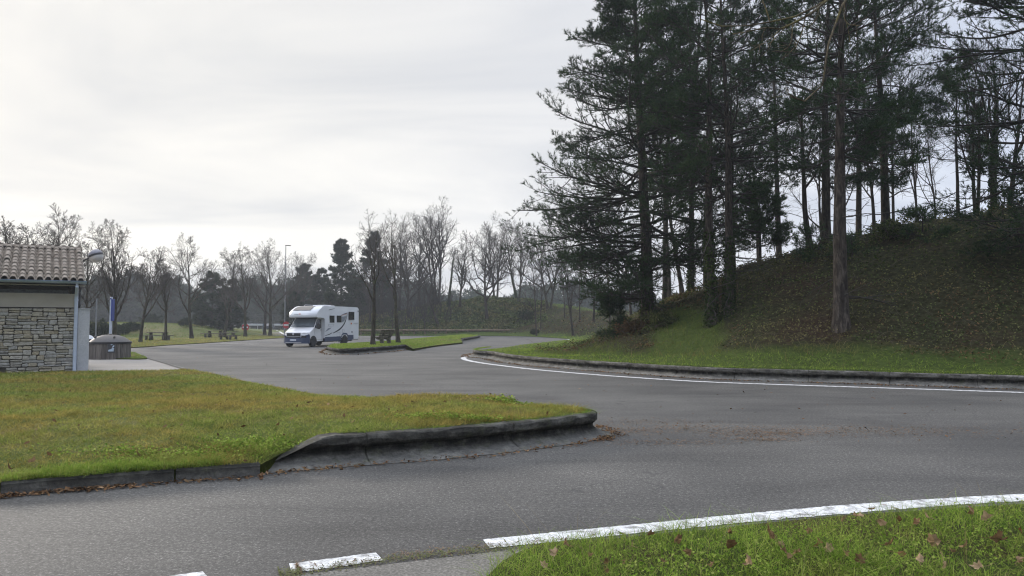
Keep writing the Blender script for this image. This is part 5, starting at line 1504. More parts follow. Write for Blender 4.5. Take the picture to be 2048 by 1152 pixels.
# tiles: barrels in stepped rows, both slopes
rt_ = np.random.default_rng(3)
roof = []
PER, NR = .232, 10
ncol = int((WL + .6) / PER)
mroof = MB()
sl_len = math.hypot(RV + .38, RZ - EZ)
for side in (0, 1):
    for cidx in range(ncol):
        u0 = -.22 + cidx * PER
        shift = rt_.normal(0, .01)
        for r_ in range(NR):
            fa, fb = r_ / NR - .012, (r_ + 1) / NR + .03
            if side == 0 and 9 <= cidx <= 15 and r_ in (5, 6) : lift = .035
            else: lift = 0
            lift += rt_.normal(0, .006)
            vs = []
            for fz, hh in ((fa, .06), (fb, .008)):
                for k in range(9):
                    a = PI * (k - 1) / 6
                    uu = u0 + PER / 2 + (-math.cos(a) * PER * .37 if 0 < k < 8 else (k - 4) / 4 * PER * .5) + shift
                    bump = math.sin(a) * .095 if 0 < k < 8 else -.035
                    v_ = -.38 + (RV + .38) * fz; zz = EZ + (RZ - EZ) * fz + bump + hh + lift
                    if side: v_ = 2 * RV - v_
                    vs.append(B(uu, v_, zz))
            vs += [vs[k][:2] + (vs[k][2] - .018,) for k in range(9)]
            fs = [(k, k + 1, 10 + k, 9 + k) for k in range(8)] + [(18 + k, 19 + k, k + 1, k) for k in range(8)]
            mroof.add(vs, fs)
for side in (0, 1):      # solid deck below the tiles
    a, b = (-.36, RV) if side == 0 else (2 * RV + .36, RV)
    mroof.add([B(-.16, a, EZ - .02), B(WL + .3, a, EZ - .02), B(WL + .3, b, RZ - .02), B(-.16, b, RZ - .02), B(-.16, a, EZ - .08), B(WL + .3, a, EZ - .08), B(WL + .3, b, RZ - .08), B(-.16, b, RZ - .08)],
              [(0, 1, 2, 3), (7, 6, 5, 4), (0, 4, 5, 1), (1, 5, 6, 2), (2, 6, 7, 3), (3, 7, 4, 0)])
roof = mroof.build('roof', M['tile'], bld)
m = MB()
for q in range(17):
    u0 = -.2 + q * .42
    for (ua, ub, hgt) in ((u0, u0 + .45, .10),):
        vs = []
        for uu, hx in ((ua, hgt + .012), (ub, hgt)):
            for k in range(9):
                a = PI * k / 8
                vs.append(B(uu, RV - math.cos(a) * .13, RZ + .02 + math.sin(a) * hx))
        m.add(vs, [(k, k + 1, 10 + k, 9 + k) for k in range(8)])
rc = m.build('ridge_cap', M['tile'], roof)
m = MB()
prof = [(-.14 + .075 * math.cos(a), .075 * math.sin(a)) for a in [PI + PI * k / 8 for k in range(9)]]
prof = [(v - .32, z + EZ + .0) for v, z in prof]
inner = [(v * .9 - .046, z) for v, z in prof]
prof = prof + [(prof[-1][0] + .012, prof[-1][1] + .012), (prof[-1][0] - .012, prof[-1][1])] 
prof = [(prof[0][0] - .01, prof[0][1] + .012)] + prof
n_ = len(prof)
vs = [B(-.25, v, z) for v, z in prof] + [B(WL + .3, v, z) for v, z in prof]
m.add(vs, [(i, i + 1, n_ + i + 1, n_ + i) for i in range(n_ - 1)] + [tuple(range(n_)), tuple(range(2 * n_ - 1, n_ - 1, -1))])
m.add([B(u, v, z) for u in (-.25, WL + .3) for v, z in ((-.56, EZ - .002), (-.36, EZ - .002), (-.36, EZ - .085), (-.385, EZ - .085))], [(0, 1, 5, 4), (1, 2, 6, 5), (2, 3, 7, 6), (0, 1, 2, 3), (7, 6, 5, 4)])
m.build('gutter', M['zinc'], bld)
m = MB()
m.tube([B(.02, -.46, EZ - .05), B(.02, -.44, EZ - .16), B(.02, -.10, EZ - .42), B(.02, -.055, EZ - .5)], .052, 12)
m.tube([B(.02, -.055, EZ - .46), B(.02, -.055, -.2)], .055, 14)
for zz in (.5, 1.4, 2.3): m.tube([B(.02, -.055, zz), B(.02, -.055, zz + .05)], .062, 14)
m.build('downpipe', M['pipe'], bld)
m = MB(); bbox(m, -.38, -.045, -.02, 1.9, -.3, WH - .04)
bbox(m, -.40, -.045, -.04, 1.92, WH - .04, WH - .005)
pl = m.build('screen_wall', M['white_render'], None)
tag(pl, 'white rendered screen wall standing beside the stone building, right of the downpipe', 'wall')

# ---- globe lamp at the roof corner
x, y = XD(158, 29.5), 29.5
lp = thing('street_lamp', 'street lamp with a tilted two tone globe beside the tiled roof', 'street lamp', (x, y, 0))
M['galv'] = plain('galvanised_steel', (.25, .26, .27), .5, .5, .15)
M['lampdark'] = plain('dark_lamp_metal', (.03, .03, .034), .5)
M['globe_top'] = plain('grey_globe_cover', (.22, .215, .24), .5, 0, .2, 9)
M['globe_bot'] = plain('white_globe', (.62, .60, .57), .3, 0, .08, 5)
gx_, gz_ = XD(189, 29.5) - x, CAMH + (HOR - 511) / FPX * 29.5
m = MB(); m.tube([(0, 0, -.1), (0, 0, 1.2), (0, 0, gz_ - .55)], [.07, .06, .045], 10); m.build('pole', M['lampdark'], lp)
m = MB(); m.tube([(0, 0, gz_ - .56), (0, 0, gz_ - .35), (.12, 0, gz_ - .18), (gx_ - .2, 0, gz_ - .06)], [.045, .042, .04, .038], 8); m.build('arm', M['lampdark'], lp)
R_ = .265
tilt = rad(20)
def gl(prof):
    m = MB(); m.lathe(prof, (0, 0, 0), 24)
    ca, sa = math.cos(tilt), math.sin(tilt)
    m.v = [(gx_ + p[0] * ca - p[2] * sa, p[1], gz_ + p[0] * sa + p[2] * ca) for p in m.v]
    return m
gl([(R_ * math.cos(a), .035 + R_ * .82 * math.sin(a)) for a in [PI / 2 * k / 7 for k in range(7)]] + [(.01, .035 + R_ * .82)]).build('globe_cover', M['globe_top'], lp, True)
gl([(.01, -.035 - R_ * .9)] + [(R_ * .97 * math.cos(a), -.035 - R_ * .9 * math.sin(a)) for a in [PI / 2 * (1 - k / 7) for k in range(1, 8)]]).build('globe_diffuser', M['globe_bot'], lp, True)
gl([(R_ * .9, -.036), (R_ * 1.04, -.036), (R_ * 1.04, .036), (R_ * .9, .036)]).build('band', M['lampdark'], lp)

# ---- waste container clad in boards, with its lid
M['board'] = Mat('grey_boards').m
mb_ = Mat('weathered_boards'); o_ = mb_.obj()
f_ = mb_.noise(mb_.scalev(o_, 14, 14, 1.2), 1.5, 5, .7); r2_ = mb_.rand()
c_ = mb_.ramp(f_, [(.3, (.10, .09, .08)), (.55, (.175, .16, .145)), (.75, (.25, .235, .215))])
c_ = mb_.mix(1.0, c_, mb_.ramp(r2_, [(0, (.65, .64, .64)), (1, (1.2, 1.18, 1.15))]), 'MULTIPLY')
M['board'] = mb_.pbr(c_, .92, normal=mb_.bump(f_, .5, .01), spec=.2)
M['lid'] = plain('dark_moulded_plastic', (.048, .043, .042), .5, 0, .25, 7)
M['lid_rim'] = plain('black_plastic_rim', (.02, .02, .022), .5)
cx, cy, _ = G(222, 719, .012)
cy += .75; cx = XD(222, cy)
SC = cy / FPX
def container(name, label, x, y, r, h, lidmat, plate=True, rz=0.0):
    t = thing(name, label, 'waste container', (x, y, .012), rz, 'half buried waste containers')
    m = MB(); nb = 56
    for k in range(nb):
        a = 2 * PI * k / nb
        a2 = 2 * PI * (k + .93) / nb
        rr = r * (1 + .004 * ((k * 7) % 5 - 2))
        q = [(rr * math.cos(a), rr * math.sin(a)), (rr * math.cos(a2), rr * math.sin(a2)), ((rr - .04) * math.cos(a2), (rr - .04) * math.sin(a2)), ((rr - .04) * math.cos(a), (rr - .04) * math.sin(a))]
        hh = h - .005 * ((k * 3) % 4)
        m.add([(px_, py_, z_) for z_ in (0, hh) for px_, py_ in q], [(3, 2, 1, 0), (4, 5, 6, 7), (0, 1, 5, 4), (1, 2, 6, 5), (2, 3, 7, 6), (3, 0, 4, 7)])
    m.lathe([(r - .05, 0), (r - .05, h)], (0, 0, 0), 40)
    m.build('cladding', M['board'], t)
    m = MB(); m.lathe([(r + .015, h - .01), (r + .035, h), (r + .035, h + .075), (r + .01, h + .095)], (0, 0, 0), 40); m.build('rim', M['lid_rim'], t, True)
    m = MB()
    m.lathe([(r - .02, h + .09), (r - .08, h + .15), (r * .72, h + .27), (r * .42, h + .37), (r * .25, h + .395), (r * .02, h + .40)], (0, 0, 0), 40)
    ld = m.build('lid', lidmat, t, True)
    m = MB(); m.lathe([(.09, 0), (.095, .035), (.06, .055), (.01, .06)], (-.05, .1, h + .39), 14)
    for s_ in (-1, 1): m.box((s_ * r * .5, -r * .52, h + .28), (.06, .1, .12), 0, .015)
    m.build('lifting_lug', lidmat, ld, True)
    # the filling flap, raised on the front of the lid
    m = MB(); v = []
    fr = r * .50
    for ri in (1.0, .96, .6, .02):
        for k in range(24):
            a = 2 * PI * k / 24
            px_ = fr * ri * 1.05 * math.cos(a); py_ = fr * ri * .72 * math.sin(a) - r * .48
            v.append((px_, py_, h + .24 + (py_ + r * .48) * .32 + {1.0: .0, .96: .035, .6: .075, .02: .09}[ri]))
    fs = [(i * 24 + k, i * 24 + (k + 1) % 24, (i + 1) * 24 + (k + 1) % 24, (i + 1) * 24 + k) for i in range(3) for k in range(24)] + [tuple(range(23, -1, -1)), tuple(72 + k for k in range(24))]
    m.add(v, fs); m.build('flap', lidmat, t, True)
    return t
wr = 75 / 2 * SC
wc = container('waste_container', 'waste container clad in grey boards with a dark domed lid and a sign plate', cx, cy, wr, .70, M['lid'])
M['plate'] = plain('dark_sign_plate', (.05, .05, .055), .4)
M['plate_white'] = plain('pale_blue_print', (.50, .60, .70), .5, 0, .25, 40)
dirc = np.array([-cx, -cy]); dirc /= np.linalg.norm(dirc)
# the plate faces the viewer's side, a little to the right
pa = math.atan2(dirc[1], dirc[0]) + .06
m = MB()
tx, ty = -math.sin(pa), math.cos(pa)
def PL(u, z, o): return (math.cos(pa) * (wr + .012 + o) + tx * u, math.sin(pa) * (wr + .012 + o) + ty * u, z)
m.add([PL(u, z, o) for o in (-.02, .012) for u, z in ((-.15, .30), (.15, .30), (.15, .68), (-.15, .68))], [(0, 1, 2, 3), (7, 6, 5, 4), (0, 4, 5, 1), (1, 5, 6, 2), (2, 6, 7, 3), (3, 7, 4, 0)])
plate = m.build('sign_plate', M['plate'], wc)
m = MB()
for poly in ([(-.12, .36), (.09, .36), (.10, .44), (.12, .50), (.04, .52), (.0, .47), (-.12, .43)], [(.02, .54), (.07, .53), (.13, .61), (.09, .64)], [(-.03, .64), (.05, .65), (.04, .68), (-.02, .675)]):
    n_ = len(poly); m.add([PL(u, z, .012 + .003) for u, z in poly] + [PL(u, z, .012) for u, z in poly], [tuple(range(n_))] + [(i, (i + 1) % n_, n_ + (i + 1) % n_, n_ + i) for i in range(n_)])
m.build('print', M['plate_white'], plate)
M['lid_pale'] = plain('pale_lid', (.5, .52, .54), .5)
x2, y2 = XD(163, 42), 42
container('waste_container', 'second waste container with a pale lid, half hidden behind the white screen wall', x2, y2, .75, .66, M['lid_pale'])

# ---- blue and white signpost
M['sign_blue'] = plain('sign_blue', (.03, .055, .24), .4)
M['sign_white'] = plain('sign_white', (.52, .56, .62), .4)
x, y = XD(222.5, 47), 47
sp_ = thing('signpost', 'slim white signpost with a tall blue panel behind the waste container', 'signpost', (x, y, 0))
top = CAMH + (HOR - 594) / FPX * y
m = MB(); m.box((0, 0, top / 2), (.13, .13, top), 0, .01); m.build('post', M['sign_white'], sp_)
m = MB(); m.box((.10, 0, top - .82), (.075, .30, 1.36), 0, .01); m.build('panel', M['sign_blue'], sp_)
m = MB(); m.box((0, -.075, top - .10), (.09, .012, .11), 0, .003); m.build('header', M['sign_blue'], sp_)
x, y = XD(193, 52), 52
tp = CAMH + (HOR - 598) / FPX * y
lp2 = thing('marker_post', 'thin grey metal post left of the blue signpost', 'post', (x, y, 0))
m = MB(); m.tube([(0, 0, -.1), (0, 0, tp)], .05, 8); m.build('post', M['galv'], lp2)
m = MB(); m.lathe([(.055, 0), (.06, .02), (.03, .05), (.005, .06)], (0, 0, tp - .01), 10); m.build('cap', M['lampdark'], lp2)

# ---- picnic tables and benches
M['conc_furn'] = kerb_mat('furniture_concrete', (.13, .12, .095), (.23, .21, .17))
M['slat'] = plain('weathered_slats', (.10, .082, .062), .9, 0, .35, 5)
def picnic(x, y, z, rz, label, L=1.95):
    t = thing('picnic_table', label, 'picnic table', (x, y, z), rz, 'picnic tables on the grass strip')
    m = MB()
    for k in range(4): m.box((0, -.27 + k * .18, .74), (L * .80, .165, .06), 0, .01)
    m.build('tabletop', M['slat'], t)
    for s_ in (-1, 1):
        m = MB()
        for k in range(2): m.box((0, s_ * (.62 + k * .16) - s_ * .08, .44), (L * 1.15, .15, .06), 0, .01)
        m.build('seat', M['slat'], t)
    for s_ in (-1, 1):
        m = MB()
        m.prism([(-.36, 0), (.36, 0), (.30, .40), (.16, .46), (.22, .705), (-.22, .705), (-.16, .46), (-.30, .40)], s_ * L * .27 - .08, s_ * L * .27 + .08, lambda u, v, w: (w, u, v))
        m.build('support', M['conc_furn'], t)
        for q in (-1, 1):
            m = MB(); m.prism([(q * .58 - .16, 0), (q * .58 + .16, 0), (q * .58 + .13, .405), (q * .58 - .13, .405)], s_ * L * .36 - .07, s_ * L * .36 + .07, lambda u, v, w: (w, u, v)); m.build('seat_support', M['conc_furn'], t)
    return t
def zst(x, y): return float(zs(np.array([[x, y]]))[0])
x, y, _ = G(315, 679.5, .1); picnic(x, y, zst(x, y), rad(4), 'leftmost picnic table, on the grass strip between two bare trunks', 2.25)
x, y, _ = G(430, 674, .1); picnic(x, y, zst(x, y), rad(-4), 'picnic table in front of the big dark round conifer', 2.4)
def bench(x, y, z, rz, label, L=1.7, group=None):
    """backed park bench: concrete side frames, timber slats; seat faces local -y"""
    t = thing('park_bench', label, 'bench', (x, y, z), rz, group)
    for s_ in (-1, 1):
        m = MB(); m.prism([(-.30, .36), (-.34, .44), (.08, .42), (.30, .92), (.40, .90), (.24, .46), (.22, .30), (.27, 0), (.04, 0), (-.02, .30), (-.16, .30)], s_ * L * .27 - .055, s_ * L * .27 + .055, lambda u, v, w: (w, u, v))
        m.build('frame', M['conc_furn'], t)
    m = MB()
    for k in range(3): m.box((0, -.26 + k * .135, .465 - k * .008), (L, .115, .05), 0, .008)
    m.build('seat', M['slat'], t)
    m = MB()
    for k in range(3):
        c = (.145 + k * .075, .56 + k * .15)
        m.prism([(c[0] - .05, c[1] - .055), (c[0] - .005, c[1] - .07), (c[0] + .045, c[1] + .05), (c[0] + .0, c[1] + .065)], -L / 2, L / 2, lambda u, v, w: (w, u, v))
    m.build('backrest', M['slat'], t)
    return t
x, y, _ = G(457, 678.5, .1); 
t = thing('picnic_table', 'small low picnic table nearer the road, right of the one by the conifer', 'picnic table', (x, y, zst(x, y)), rad(-10), 'picnic tables on the grass strip')
m = MB()
for k in range(3): m.box((0, -.2 + k * .2, .68), (1.35, .18, .06), 0, .01)
m.build('tabletop', M['slat'], t)
for s_ in (-1, 1):
    m = MB(); m.box((.18, s_ * .56, .42), (1.7, .26, .06), 0, .01); m.build('seat', M['slat'], t)
    m = MB(); m.prism([(-.66, 0), (-.46, 0), (-.40, .30), (.40, .30), (.46, 0), (.66, 0), (.62, .385), (.14, .39), (.18, .645), (-.18, .645), (-.14, .39), (-.62, .385)], s_ * .48 - .08, s_ * .48 + .08, lambda u, v, w: (w, u, v)); m.build('support', M['conc_furn'], t)
x, y, _ = G(772, 688, .34)
x = XD(768, y)
bench(x, y, zis(x, y) - .04, rad(-114), 'weathered bench with a slatted back between the two island trees', 1.45)

# ---- log rail along the far side of the loop
M['log'] = bark_mat('log_wood', (.16, .12, .085), (.27, .215, .155), 1.0, .4)
rl = thing('log_rail', 'long low log rail on short posts along the foot of the wooded bank', 'fence', (0, 0, 0))
fx0, fx1, fy = -24.2, 3.0, 104.2
nseg = 9
for i in range(nseg):
    xa = fx0 + (fx1 - fx0) * i / nseg; xb = fx0 + (fx1 - fx0) * (i + 1) / nseg
    za, zb = zbank(xa, fy) + .62, zbank(xb, fy) + .62
    za, zb = .1 + .62, .1 + .62
    m = MB(); m.tube([(xa, fy, za), ((xa + xb) / 2, fy + .01, (za + zb) / 2 - .01), (xb - .03, fy, zb)], [.155, .15, .145], 10); m.build('rail', M['log'], rl)
for i in range(19):
    xa = fx0 + .3 + (fx1 - fx0 - .6) * i / 18
    m = MB(); m.tube([(xa, fy + .02, -.1), (xa, fy + .02, .60)], [.11, .10], 9); m.build('post', M['log'], rl)

# ---- lamp post, no entry signs, guard rail, far traffic
x, y = XD(570, 118), 118
tp = CAMH + (HOR - 491) / FPX * y
lm = thing('lamp_post', 'tall slim lamp post with a flat head left of the motorhome', 'street lamp', (x, y, 0))
m = MB(); m.tube([(0, 0, -.2), (0, 0, 3), (0, 0, tp)], [.13, .10, .06], 8); m.build('pole', M['galv'], lm)
m = MB(); m.box((.35, 0, tp + .04), (.85, .3, .10), 0, .03); m.build('head', M['lampdark'], lm)
M['red'] = plain('sign_red', (.42, .02, .025), .4); M['signback'] = plain('white_film', (.75, .75, .75), .4)
def noentry(px, py, d, label, rr):
    x = XD(px, d); zc_ = CAMH + (HOR - py) / FPX * d
    t = thing('no_entry_sign', label, 'road sign', (x, d, 0), 0, 'no entry signs at the exit road')
    m = MB(); m.tube([(0, .06, -.1), (0, .06, zc_ + rr)], .045, 8); m.build('post', M['galv'], t)
    m = MB(); m.lathe([(rr, -.02), (rr, .02)], (0, 0, zc_), 28, 'y'); f = m.build('disc', M['red'], t)
    m = MB(); m.box((0, -.026, zc_), (rr * 1.45, .012, rr * .36), 0, .0); m.build('bar', M['signback'], f)
noentry(491.5, 654.5, 103, 'left red no entry sign beside the bare tree at the exit road', .50)
noentry(573, 650, 108, 'red no entry sign at the left edge of the motorhome windscreen', .50)
M['rail_m'] = plain('guard_rail_steel', (.42, .43, .44), .45, .4)
gr_ = thing('guard_rail', 'long grey steel guard rail along the distant road', 'guard rail', (0, 0, 0))
m = MB(); ya = 190
m.add([(x_, ya + o_, z_) for x_ in (-78, -38) for o_, z_ in ((0, 1.15), (-.06, 1.28), (0, 1.4), (-.06, 1.52), (0, 1.65), (.05, 1.65), (.05, 1.15))], [(i, (i + 1) % 7, 7 + (i + 1) % 7, 7 + i) for i in range(7)] + [tuple(range(7)), tuple(range(13, 6, -1))])
m.build('beam', M['rail_m'], gr_)
for k in range(10):
    m = MB(); m.box((-77 + k * 4.2, ya + .12, .7), (.1, .14, 1.5)); m.build('post', M['rail_m'], gr_)
ex_l = catmull([G(578, 672.5, .03), G(567, 668.5, .03), G(558, 663, .03), G(549, 659.2, .03), G(533, 656.6, .03), G(508, 655.0, .03), G(470, 654.2, .03), G(380, 653.6, .03)], 1.0)[:, :2]
ex_r = catmull([G(496, 670.5, .03), G(500, 666.5, .03), G(504, 662, .03), G(504, 659.0, .03), G(495, 657.2, .03), G(460, 656.2, .03), G(380, 655.2, .03)], 1.0)[:, :2]
sheet('exit_road', [tuple(q) for q in ex_l] + [tuple(q) for q in ex_r[::-1]], .065, M['asphalt'])
def ribbon(line, w, z):
    A = offset_in(line, w / 2); Bq = offset_in(line, -w / 2); k = len(line)
    V = np.vstack([np.column_stack([A, np.full(k, z)]), np.column_stack([Bq, np.full(k, z)])])
    tag(np_mesh('edge_line', V, np.array([(i, i + 1, k + i + 1, k + i) for i in range(k - 1)])[:, ::-1], M['paint']), kind='structure')
ribbon(ex_l, .42, .072); ribbon(ex_r, .42, .072)
M['van_white'] = plain('white_paint', (.62, .63, .64), .3, 0, .08, 3, coat=.4)
M['glass_dark'] = plain('dark_glass', (.02, .024, .028), .08)
M['tyre'] = plain('tyre_rubber', (.018, .018, .019), .85)
x, y = XD(521.5, 235), 235
zv_ = .3
vn = thing('white_van', 'small white van on the distant road, right of the left no entry sign', 'van', (x, y, zv_), rad(-70))
def veh_body(prof, hw, name, mat, parent, k=.12):
    m = MB(); rows_ = [-1, -.85, -.4, 0, .4, .85, 1]; n_ = len(prof); vs = []
    for s_ in rows_:
        for (px_, pz_) in prof:
            vs.append((px_ - k * abs(s_) ** 3 * (1 if px_ > 0 else -1) * .8, hw * s_ * (1 - .10 * max(0, pz_ - 1.1)), pz_))
    fs = [(r * n_ + i, r * n_ + (i + 1) % n_, (r + 1) * n_ + (i + 1) % n_, (r + 1) * n_ + i) for r in range(6) for i in range(n_)] + [tuple(range(n_)), tuple(range(7 * n_ - 1, 6 * n_ - 1, -1))]
    m.add(vs, fs); return m.build(name, mat, parent, True)
veh_body([(2.6, .35), (2.7, .9), (2.4, 1.15), (1.6, 1.95), (1.3, 2.15), (-2.5, 2.2), (-2.7, 1.9), (-2.7, .35)], .95, 'body', M['van_white'], vn)
m = MB(); m.add([(2.40, -.75, 1.2), (2.40, .75, 1.2), (1.72, .68, 1.92), (1.72, -.68, 1.92), (2.36, -.75, 1.2), (2.36, .75, 1.2), (1.68, .68, 1.92), (1.68, -.68, 1.92)], [(0, 1, 2, 3), (7, 6, 5, 4), (0, 4, 5, 1), (1, 5, 6, 2), (2, 6, 7, 3), (3, 7, 4, 0)])
m.v = [(p[0] + .06, p[1], p[2] + .03) for p in m.v]; m.build('windscreen', M['glass_dark'], vn)
for sx_ in (-1.7, 1.7):
    for sy_ in (-.88, .88):
        m = MB(); m.lathe([(.2, -.1), (.33, -.1), (.34, 0), (.33, .1), (.2, .1)], (sx_, sy_, .34), 16, 'y'); m.build('wheel', M['tyre'], vn)
x, y = XD(540, 180), 180
cr2 = thing('dark_car', 'dark car on the distant road beside the white van', 'car', (x, y, .25), rad(95))
veh_body([(2.1, .3), (2.15, .7), (1.2, .95), (.5, 1.42), (-1.1, 1.45), (-1.9, 1.0), (-2.1, .9), (-2.1, .3)], .86, 'body', plain('dark_blue_paint', (.03, .035, .05), .3), cr2)
for sx_ in (-1.3, 1.3):
    for sy_ in (-.8, .8):
        m = MB(); m.lathe([(.2, -.1), (.31, -.1), (.32, 0), (.31, .1), (.2, .1)], (sx_, sy_, .31), 14, 'y'); m.build('wheel', M['tyre'], cr2)
x, y = XD(529, 128), 128
bb = thing('roadside_panel', 'pale blue grey back of a road panel beside the distant white van', 'sign', (x, y, 0))
m = MB(); m.box((0, 0, 1.0), (.55, .06, 1.3), 0, .01); m.build('panel', plain('panel_back', (.09, .13, .17), .6), bb)
for s_ in (-1, 1):
    m = MB(); m.tube([(s_ * .2, .06, -.1), (s_ * .2, .06, 1.6)], .04, 6); m.build('post', M['galv'], bb)
# ------------------------------------------------------------------ motorhome
M['mh_white'] = plain('motorhome_white', (.66, .67, .68), .28, 0, .07, 1.5, coat=.35)
M['mh_front'] = plain('bonnet_white', (.70, .70, .70), .25, 0, .06, 2, coat=.5)
M['mh_grey'] = plain('blue_grey_skirt', (.036, .052, .105), .45, 0, .12, 3)
M['mh_black'] = plain('black_trim', (.012, .012, .014), .4)
M['mh_glass'] = plain('tinted_glass', (.012, .015, .02), .06, 0, .1, 2)
M['mh_screen'] = plain('windscreen_glass', (.14, .165, .185), .06, 0, .35, 1.6)
M['mh_sky'] = plain('smoked_rooflight', (.05, .042, .042), .1, 0, .2, 2)
M['mh_silver'] = plain('silver_trim', (.5, .5, .52), .3, .6, .1, 3)
M['mh_lamp'] = plain('lamp_glass', (.35, .37, .40), .12, .3, .25, 14)
M['mh_stripe'] = plain('dark_stripe', (.02, .02, .028), .35)
M['mh_decal'] = plain('grey_decal', (.22, .24, .27), .4)
M['mh_orange'] = plain('orange_marker', (.55, .16, .02), .3)
mh = thing('motorhome', 'white coachbuilt motorhome with a dark swoosh and blue grey skirts on the car park', 'motorhome', (-13.93, 54.89, 0), rad(-109))
def loft(prof, hw, k, x0, name, mat, parent, rows=(-1, -.96, -.82, -.5, 0, .5, .82, .96, 1), top=None, rnd=.0):
    m = MB(); n_ = len(prof); vs = []
    for s_ in rows:
        for (px_, pz_) in prof:
            xx = px_ - (k * abs(s_) ** 4 * max(0, min(1, (px_ - x0) / .6)) if px_ > x0 else 0)
            w = hw
            if top and pz_ > top[0]: w = hw - (pz_ - top[0]) * top[1]
            vs.append((xx, w * s_, pz_))
    r_ = len(rows)
    fs = [(r * n_ + i, r * n_ + (i + 1) % n_, (r + 1) * n_ + (i + 1) % n_, (r + 1) * n_ + i) for r in range(r_ - 1) for i in range(n_)] + [tuple(range(n_)), tuple(range(r_ * n_ - 1, (r_ - 1) * n_ - 1, -1))]
    m.add(vs, fs); return m.build(name, mat, parent, True)
body_prof = [(-3.3, .60), (-3.3, 2.70), (-3.27, 2.82), (-3.18, 2.88), (-1, 2.89), (1.25, 2.88), (1.75, 2.84), (2.15, 2.75), (2.48, 2.58), (2.68, 2.38), (2.75, 2.20), (2.73, 2.09), (2.62, 2.05), (1.48, 2.03), (1.35, 1.95), (1.32, .60)]
body = loft(body_prof, 1.15, .42, 1.5, 'body', M['mh_white'], mh, top=(2.74, .55))
for sy_ in (1,):
    m = MB(); m.box((.1, 0, 2.93), (.75, .9, .10), 0, .03); m.build('roof_hatch', M['mh_front'], body)
    m = MB(); m.box((-.95, .05, 2.92), (.55, .6, .08), 0, .03); m.build('roof_hatch', M['mh_front'], body)
    m = MB(); m.tube([(1.0, -.8, 2.9), (.9, -.8, 2.98), (-.6, -.8, 2.98), (-.7, -.8, 2.9)], .02, 6); m.tube([(1.0, .8, 2.88), (.9, .8, 2.96), (.1, .8, 2.96), (0, .8, 2.88)], .02, 6); m.build('roof_rail', M['mh_silver'], body)
# cab
cab_prof = [(1.30, .40), (3.26, .40), (3.36, .60), (3.38, .86), (3.30, 1.02), (3.08, 1.16), (2.75, 1.28), (2.50, 1.345), (2.42, 1.37), (1.86, 2.05), (1.30, 2.05)]
cab = loft(cab_prof, 1.0, .38, 2.35, 'cab', M['mh_front'], mh, top=(1.30, .14))
def cabp(px_, pz_, s_, o=.0, nx=.77, nz_=.64):
    xx = px_ - (.38 * abs(s_) ** 4 * max(0, min(1, (px_ - 2.35) / .6)) if px_ > 2.35 else 0)
    w = 1.0 - (max(0, pz_ - 1.30)) * .14
    return (xx + nx * o, w * s_, pz_ + nz_ * o)
def patch(corners, o, name, mat, parent, nu=8, nv=3, nx=.77, nz_=.64, th=.008):
    """corners: (profile x,z) bottom and top rows, s ranges"""
    (xb, zb, sb0, sb1), (xt, zt, st0, st1) = corners
    m = MB(); vs = []
    for q in (o, o - th):
        for j in range(nv + 1):
            t = j / nv
            for i in range(nu + 1):
                u = i / nu
                s_ = (sb0 + (sb1 - sb0) * u) * (1 - t) + (st0 + (st1 - st0) * u) * t
                vs.append(cabp(xb + (xt - xb) * t, zb + (zt - zb) * t, s_, q, nx, nz_))
    n1 = nu + 1; N_ = n1 * (nv + 1)
    fs = [(j * n1 + i, j * n1 + i + 1, (j + 1) * n1 + i + 1, (j + 1) * n1 + i) for j in range(nv) for i in range(nu)]
    edge = [i for i in range(n1)] + [j * n1 + nu for j in range(1, nv + 1)] + [nv * n1 + i for i in range(nu - 1, -1, -1)] + [j * n1 for j in range(nv - 1, 0, -1)]
    fs += [(edge[i], edge[(i + 1) % len(edge)], N_ + edge[(i + 1) % len(edge)], N_ + edge[i]) for i in range(len(edge))]
    m.add(vs, fs); return m.build(name, mat, parent, True)
patch(((2.44, 1.345, -.965, .965), (1.87, 2.035, -.945, .945)), .004, 'windscreen_surround', M['mh_black'], cab)
ws = patch(((2.40, 1.395, -.925, .925), (1.925, 1.97, -.895, .895)), .012, 'windscreen', M['mh_screen'], cab)
m = MB(); m.tube([cabp(2.40, 1.40, .55, .03), cabp(2.33, 1.48, -.05, .03)], .012, 5); m.tube([cabp(2.40, 1.40, -.1, .03), cabp(2.34, 1.47, -.7, .03)], .012, 5); m.build('wiper', M['mh_black'], ws)
def plan_band(z0, z1, o, s0, s1, name, mat, parent, px0=3.36, n=16, th=.02, zmid=None, ends=None):
    """band wrapped round the nose between heights"""
    m = MB(); vs = []
    for q in (o, o - th):
        for zz in (z0, z1):
            for i in range(n + 1):
                s_ = s0 + (s1 - s0) * i / n
                zq = zz
                if ends and zz == z1: zq = zz + ends * max(0, abs(s_) - .45) / .55
                xx = px0 + (.02 if zz < .6 else 0) - .38 * abs(s_) ** 4
                vs.append((xx + q, (1.0 + q * .6 * abs(s_) ** 3) * s_, zq))
    n1 = n + 1
    fs = [(i, i + 1, n1 + i + 1, n1 + i) for i in range(n)] + [(2 * n1 + i, 3 * n1 + i, 3 * n1 + i + 1, 2 * n1 + i + 1) for i in range(n)]
    fs += [(n1 + i, n1 + i + 1, 3 * n1 + i + 1, 3 * n1 + i) for i in range(n)] + [(i, 2 * n1 + i, 2 * n1 + i + 1, i + 1) for i in range(n)] + [(0, n1, 3 * n1, 2 * n1), (n, 2 * n1 + n, 3 * n1 + n, n1 + n)]
    m.add(vs, fs); return m.build(name, mat, parent, True)
bump_ = plan_band(.26, .63, .055, -1, 1, 'bumper', M['mh_grey'], cab, th=.16, ends=.27)
m = MB()
for s_ in (-1, 1):
    m.prism([(2.93, .26), (3.06, .26), (3.06, .90), (2.93, .78)], s_ * .985, s_ * 1.025, lambda u, v, w: (u, w, v))
